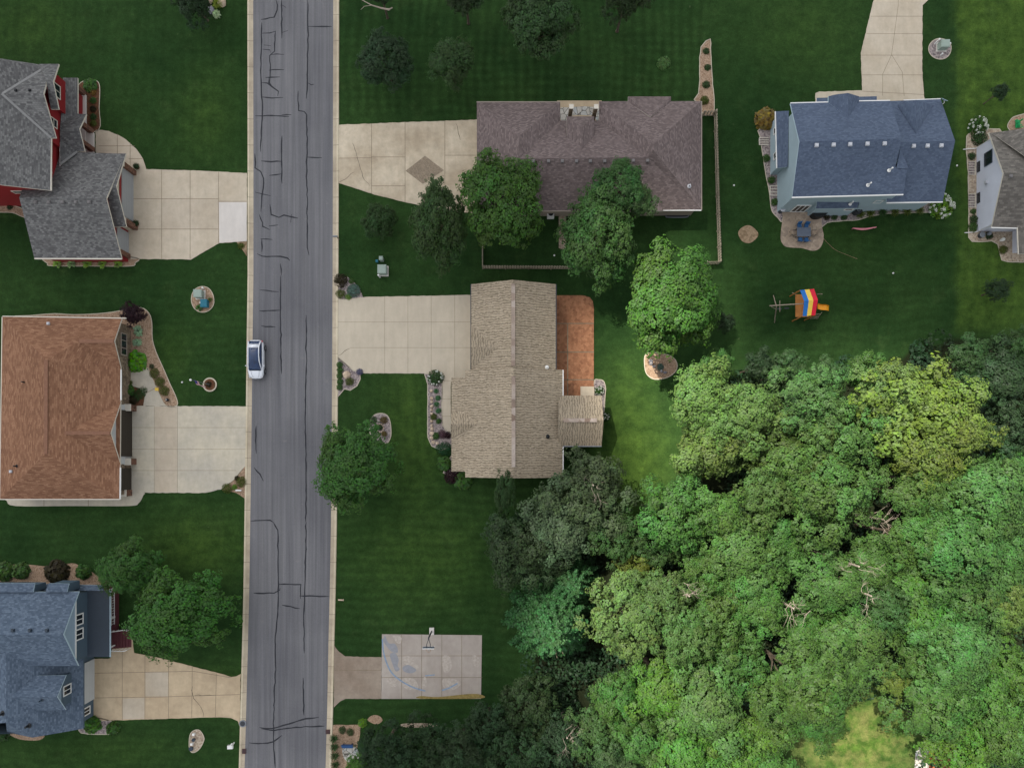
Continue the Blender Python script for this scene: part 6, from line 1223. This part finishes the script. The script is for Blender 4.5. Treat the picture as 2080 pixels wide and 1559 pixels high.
# ---------------------------------------------------------------- patio set
x, y = W(1627, 475.5); o = empty('patio_table', (x, y, .07), 'grey rectangular dining table on the flagstone patio', 'table'); g = MB(); g.box((0, 0, .72), (1.6, 1.05, .05)); g.build('tabletop', ['table']).parent = o
for sx_ in (-.7, .7):
    for sy_ in (-.42, .42): g = MB(); g.box((sx_, sy_, .35), (.06, .06, .7)); g.build('leg', ['steel']).parent = o
def chair_proto():
    o = empty('patio_chair', (0, 0, .07), 'x', 'chair', 'chairs around the patio table')
    g = MB(); g.box((0, 0, .42), (.52, .5, .05)); g.build('seat', ['chair']).parent = o
    g = MB(); g.box((0, .26, .72), (.52, .05, .58), 0, 0, Matrix.Rotation(-.22, 3, 'X')); g.build('backrest', ['chair']).parent = o
    for s in (-.27, .27):
        g = MB(); g.tube([(s, -.24, .62), (s, .24, .64)], .025, 5); g.build('armrest', ['steel']).parent = o
        for t in (-.22, .22): g = MB(); g.tube([(s, t, 0), (s, t * .95, .62)], .02, 5); g.build('leg', ['steel']).parent = o
    return o
CH4 = [(1620, 461.5, .2, 'blue chair above the patio table, left one'), (1634, 462, -.15, 'blue chair above the patio table, right one'), (1621.5, 489, math.pi - .1, 'blue chair below the patio table, left one'), (1634, 489.5, math.pi + .25, 'blue chair below the patio table, right one')]
c0 = chair_proto(); xx, yy = W(CH4[0][0], CH4[0][1]); c0.location = (xx, yy, .07); c0.rotation_euler = (0, 0, CH4[0][2]); c0['label'] = CH4[0][3]
for (a, b, r_, l) in CH4[1:]: xx, yy = W(a, b); dup(c0, (xx, yy, .07), r_, l)
for (a, b, r_, l) in ((1607, 476, math.pi / 2, 'beige chair at the left end of the patio table'), (1649, 476, -math.pi / 2, 'beige chair at the right end of the patio table')):
    xx, yy = W(a, b); n = dup(c0, (xx, yy, .07), r_, l)
    for ch in n.children:
        if ch.name.startswith(('seat', 'backrest')): ch.data = ch.data.copy(); ch.data.materials[0] = M['patio_f']
x, y = W(1658, 437); g = MB(); g.prism(smooth([(x - .85, y - .1), (x - .6, y + .4), (x + .5, y + .45), (x + .9, y), (x + .5, y - .4), (x - .4, y - .55)], 4), .07, 1.05, 0); g.cyl((x - .4, y), .07, 1.05, 1.12, 10, 1)
tag(g.build('grill_cover', ['black', 'vent_w']), 'large black covered grill beside the bay of the blue house', 'grill')
x, y = W(1737, 431); g = MB(); g.cyl((x, y), .45, .05, .8, 22, 0); g.cyl((x, y), .36, .8, .84, 22, 1); 
ps = [(x + .2 * math.cos(t), y + .2 * math.sin(t), .87) for t in [2 * math.pi * k / 12 for k in range(13)]]; g.tube(ps, .03, 5, 2, False); tag(g.build('fire_table', ['steel', 'black', 'grey']), 'round dark hose reel pot at the lower wall of the blue house', 'pot')
for (a, b, r_, mt, l) in ((1584, 430.5, .27, 'vent_w', 'grey lidded bin at the lower left corner of the blue house'), (1596, 427.5, .18, 'white', 'small white post light beside the grey bin')):
    x, y = W(a, b); g = MB(); g.cyl((x, y), r_ * .85, .05, .9, 18, 0, r_); g.cyl((x, y), r_ + .03, .9, .95, 18, 1); tag(g.build('garden_bin', ['metal_dk', mt]), l, 'bin')
# pink foam beam, hose, ac units
g = MB(); pts = [V(*p) for p in ((1733.5, 463.3, .35), (1741, 464.6, .32), (1750, 465.4, .3), (1759, 465, .32), (1767, 463.6, .36), (1780, 461, .42))]; g.tube(pts, [.06, .1, .13, .12, .09, .05], 8); g.box((pts[0].x, pts[0].y, .17), (.08, .08, .34)); g.box((pts[-1].x, pts[-1].y, .2), (.08, .08, .4)); tag(g.build('curved_beam', ['pink'], None, True), 'long curved pink beam on the lawn below the blue house', 'beam')
g = MB(); hp = smooth([W(1672, 484), W(1682, 495), W(1697, 508), W(1718, 517), W(1741, 526)], 6, False); g.tube([(a, b, .05) for a, b in hp], .016, 5); tag(g.build('garden_hose', ['mulch']), 'thin pale hose trailing across the lawn from the flagstone patio', 'hose')
for (a, b, mt, l) in ((1118, 438.5, 'white', 'white air conditioner unit at the lower wall of the taupe house'),):
    x, y = W(a, b); o = empty('air_conditioner', (x, y, .05), l, 'air conditioner'); g = MB(); g.box((0, 0, .4), (.8, .8, .8)); g.build('cabinet', [mt]).parent = o; g = MB(); g.cyl((0, 0), .3, .8, .83, 20); g.build('fan_grille', ['black']).parent = o
x, y = W(1990, 479); g = MB(); g.cyl((x, y), .3, .05, .5, 16, 0, .33); g.cyl((x, y), .33, .5, .54, 16, 1, .28); tag(g.build('garden_pot', ['metal_dk', 'grey']), 'dark round pot at the lower corner of the white house', 'pot')
for (a, b, l) in ((2004, 477, 'pale grey urn beside the dark pot at the white house'), (2031, 489, 'white globe light in the bed of the white house')):
    x, y = W(a, b); g = MB(); g.cyl((x, y), .12, .05, .5, 12, 0, .2); g.blob((x, y, .6), (.2, .2, .16), 2, 2, 0); tag(g.build('garden_light', ['grey' if 'urn' in l else 'white'], None, True), l, 'lamp' if 'light' in l else 'urn')
x, y = W(2064, 254); g = MB(); 
for k in range(5): g.box((x - .3 + .16 * k, y + .35 - .2 * k, .45), (.34, .1, .08), 0, .4)
g.box((x, y, .25), (.5, .9, .1)); g.box((x + .2, y + .3, .5), (.1, .1, .6)); g.box((x - .1, y - .3, .4), (.1, .1, .5)); tag(g.build('garden_chair', [plain('green_plastic', C(20, 150, 84), .5)]), 'bright green plastic chair on the patio at the right edge', 'chair')
g = MB(); x, y = W(319.5, 790.5); g.box((x, y, .1), (.42, .34, .1)); g.box((x - .1, y + .15, .16), (.1, .1, .1)); tag(g.build('toy', ['yellow']), 'small yellow toy on the front path of the brown house', 'toy')
for (a, b, l) in ((342, 812, 'black lantern at the drive end of the front bed'), (253, 783, 'dark lamp beside the brown house door')):
    x, y = W(a, b); g = MB(); g.cyl((x, y), .14, .05, .35, 10, 0, .18); g.cyl((x, y), .2, .35, .42, 10, 0, .05); g.blob((x - .05, y, .45), (.07, .07, .05), 1, 1, 0, 1); tag(g.build('lantern', ['black', 'white']), l, 'lantern', 'lanterns at the brown house')
# planters in front of garages
for (a, b, l) in ((281, 341, 'dark potted plant at the upper pier of the grey garage'), (280, 456, 'dark potted plant at the lower pier of the grey garage'), (273, 827, 'reddish potted plant at the upper pier of the brown garage'), (271, 936, 'dark pot with white bloom at the lower pier of the brown garage')):
    x, y = W(a, b); g = MB(); g.cyl((x, y), .2, .06, .45, 14, 0, .28); g.cyl((x, y), .24, .45, .47, 14, 1); o = tag(g.build('flower_pot', ['brick', 'black']), l, 'pot', 'potted plants at the garage piers')
    pl = link('foliage', SHR['ball2'], None); pl.parent = o; pl.location = (x, y, .42); pl.scale = (.38, .38, .4); pl.color = (*(LFC['brown'] if 'reddish' in l else LFC['dark']), 1)
# bench and flagstones, bottom bed
x, y = W(706, 1511); o = empty('garden_bench', (x, y, .06), 'blue bench in the bottom bed beside the dark trees', 'bench'); g = MB(); g.box((.1, 0, .45), (1.3, .42, .05)); g.build('seat', ['solarb']).parent = o; g = MB(); g.box((.1, .22, .75), (1.3, .05, .45)); g.build('backrest', ['solarb']).parent = o
for s in (-.4, .6): g = MB(); g.box((s, 0, .22), (.08, .38, .44)); g.build('leg', ['steel']).parent = o
slab('patio', smooth([(697, 1517), (722, 1516), (730, 1535), (718, 1548), (700, 1540)], 3), .075, 'flag')
# reddish deck, bottom right
g = MB(); 
for k in range(14): g.box((*W(1890.5, 1520 + k * 6), .28), (.72, .30, .05), 0)
for k in range(7): g.box((*W(1902 + k * 6, 1560), .30), (.3, 4.6, .05), 1)
g.box((*W(1897.5, 1560), .34), (.1, 4.8, .1), 2); tag(g.build('deck', ['terracotta', 'patio_red', 'cream']), 'reddish plank deck beside the pale flagstones in the clearing', 'deck')
# ---------------------------------------------------------------- fences
def fence(pts, label, name='picket_fence', h=1.25):
    P = WW(pts); o = empty(name, (*P[0], 0), label, 'fence', 'wooden picket fences of the taupe house yard'); pk, rl = MB(), MB()
    for a, b in zip(P, P[1:]):
        a, b = Vector(a), Vector(b); L_ = (b - a).length; d = (b - a) / L_; rz = math.atan2(d.y, d.x); n = int(L_ / .30)
        for k in range(n): p = a + d * (k + .5) * L_ / n; s = 1 if k % 2 else -1; nn = Vector((-d.y, d.x)) * .045; pk.box((p.x + nn.x, p.y + nn.y, h / 2 + .03 + .01 * s), (.20, .03, h), 0, rz)
        for z in (.3, 1.0): m = (a + b) / 2; rl.box((m.x, m.y, z), (L_, .05, .09), 0, rz)
        m_ = max(1, round(L_ / 2.4))
        for k in range(m_ + 1): p = a + d * L_ * k / m_; q = MB(); q.box((p.x, p.y, (h + .1) / 2), (.11, .11, h + .1), 0, rz); q.build('post', ['fence'], o)
    pk.build('pickets', ['fence'], o); rl.build('rails', ['fence'], o)
fence([(1449.5, 234), (1451, 300), (1453.5, 400), (1456, 470), (1458, 535)], 'weathered picket fence running down the right side of the taupe house yard')
fence([(1425, 237), (1449, 236)], 'short weathered picket fence joining the taupe house to the long one')
fence([(981, 546), (1165, 547)], 'weathered picket fence across the bottom of the taupe house yard'); fence([(981, 545), (981, 500)], 'short picket fence under the bright maple, left side of the yard')
fence([(1458, 536), (1430, 537)], 'short picket fence at the lower right corner of the yard by the sunlit tree')
# dandelion heads and scraps: tiny pale things on the lawn
for (a, b, l) in ((1490.5, 377, 'small white ball on the lawn left of the blue house'), (1813.5, 555, 'small white scrap on the lawn right of the play set'), (1943, 337, 'pale ball on the lawn between the blue and white houses'), (370.5, 776, 'small white ball on the lawn left of the flagpole'), (1126, 519, 'small white ball inside the picket fence yard')):
    x, y = W(a, b); g = MB(); g.blob((x, y, .08), (.11, .11, .1), int(a), 2, .1); tag(g.build('ball', ['white'], None, True), l, 'ball', 'small pale balls on the lawns')
# ---------------------------------------------------------------- cloud: its shadow lies over the upper left of the place
def cloud():
    P = [(1090, 1900), (1110, 1620), (1120, 1480), (1040, 1350), (1070, 1210), (1150, 1080), (1215, 990), (1222, 900), (1175, 790), (1228, 650), (1270, 520), (1360, 440), (1440, 500), (1500, 640), (1560, 740), (1700, 760), (1850, 720), (1960, 740), (2060, 830), (2300, 960), (2700, 900), (2700, -700), (-700, -700), (-700, 1900)]
    A_ = 950.0; off = Vector((SUN.x / SUN.z * A_, SUN.y / SUN.z * A_, A_)); g = MB(); Wp = WW(P); random.seed(3); k = 0
    bm = bmesh.new(); bmesh.ops.create_icosphere(bm, subdivisions=1, radius=1); bv = [v.co.copy() for v in bm.verts]; bf = [tuple(v.index for v in f.verts) for f in bm.faces]; bm.free()
    for gx in np.arange(-104, 100, 7.0):
        for gy in np.arange(-60, 98, 7.0):
            x, y = gx + random.uniform(-2, 2), gy + random.uniform(-2, 2)
            if not in_poly(x, y, Wp): continue
            r = random.uniform(6.5, 8.5); z = random.uniform(-3, 3)
            g.add([Vector((x, y, 0)) + off + Vector((v.x * r, v.y * r, v.z * r * .8 + z)) for v in bv], bf)
    m = N('cloud'); m.b.inputs['Base Color'].default_value = (.9, .9, .9, 1); m.b.inputs['Roughness'].default_value = 1
    o = g.build('cloud', [m.m], None, True); tag(o, kind='structure')
cloud()
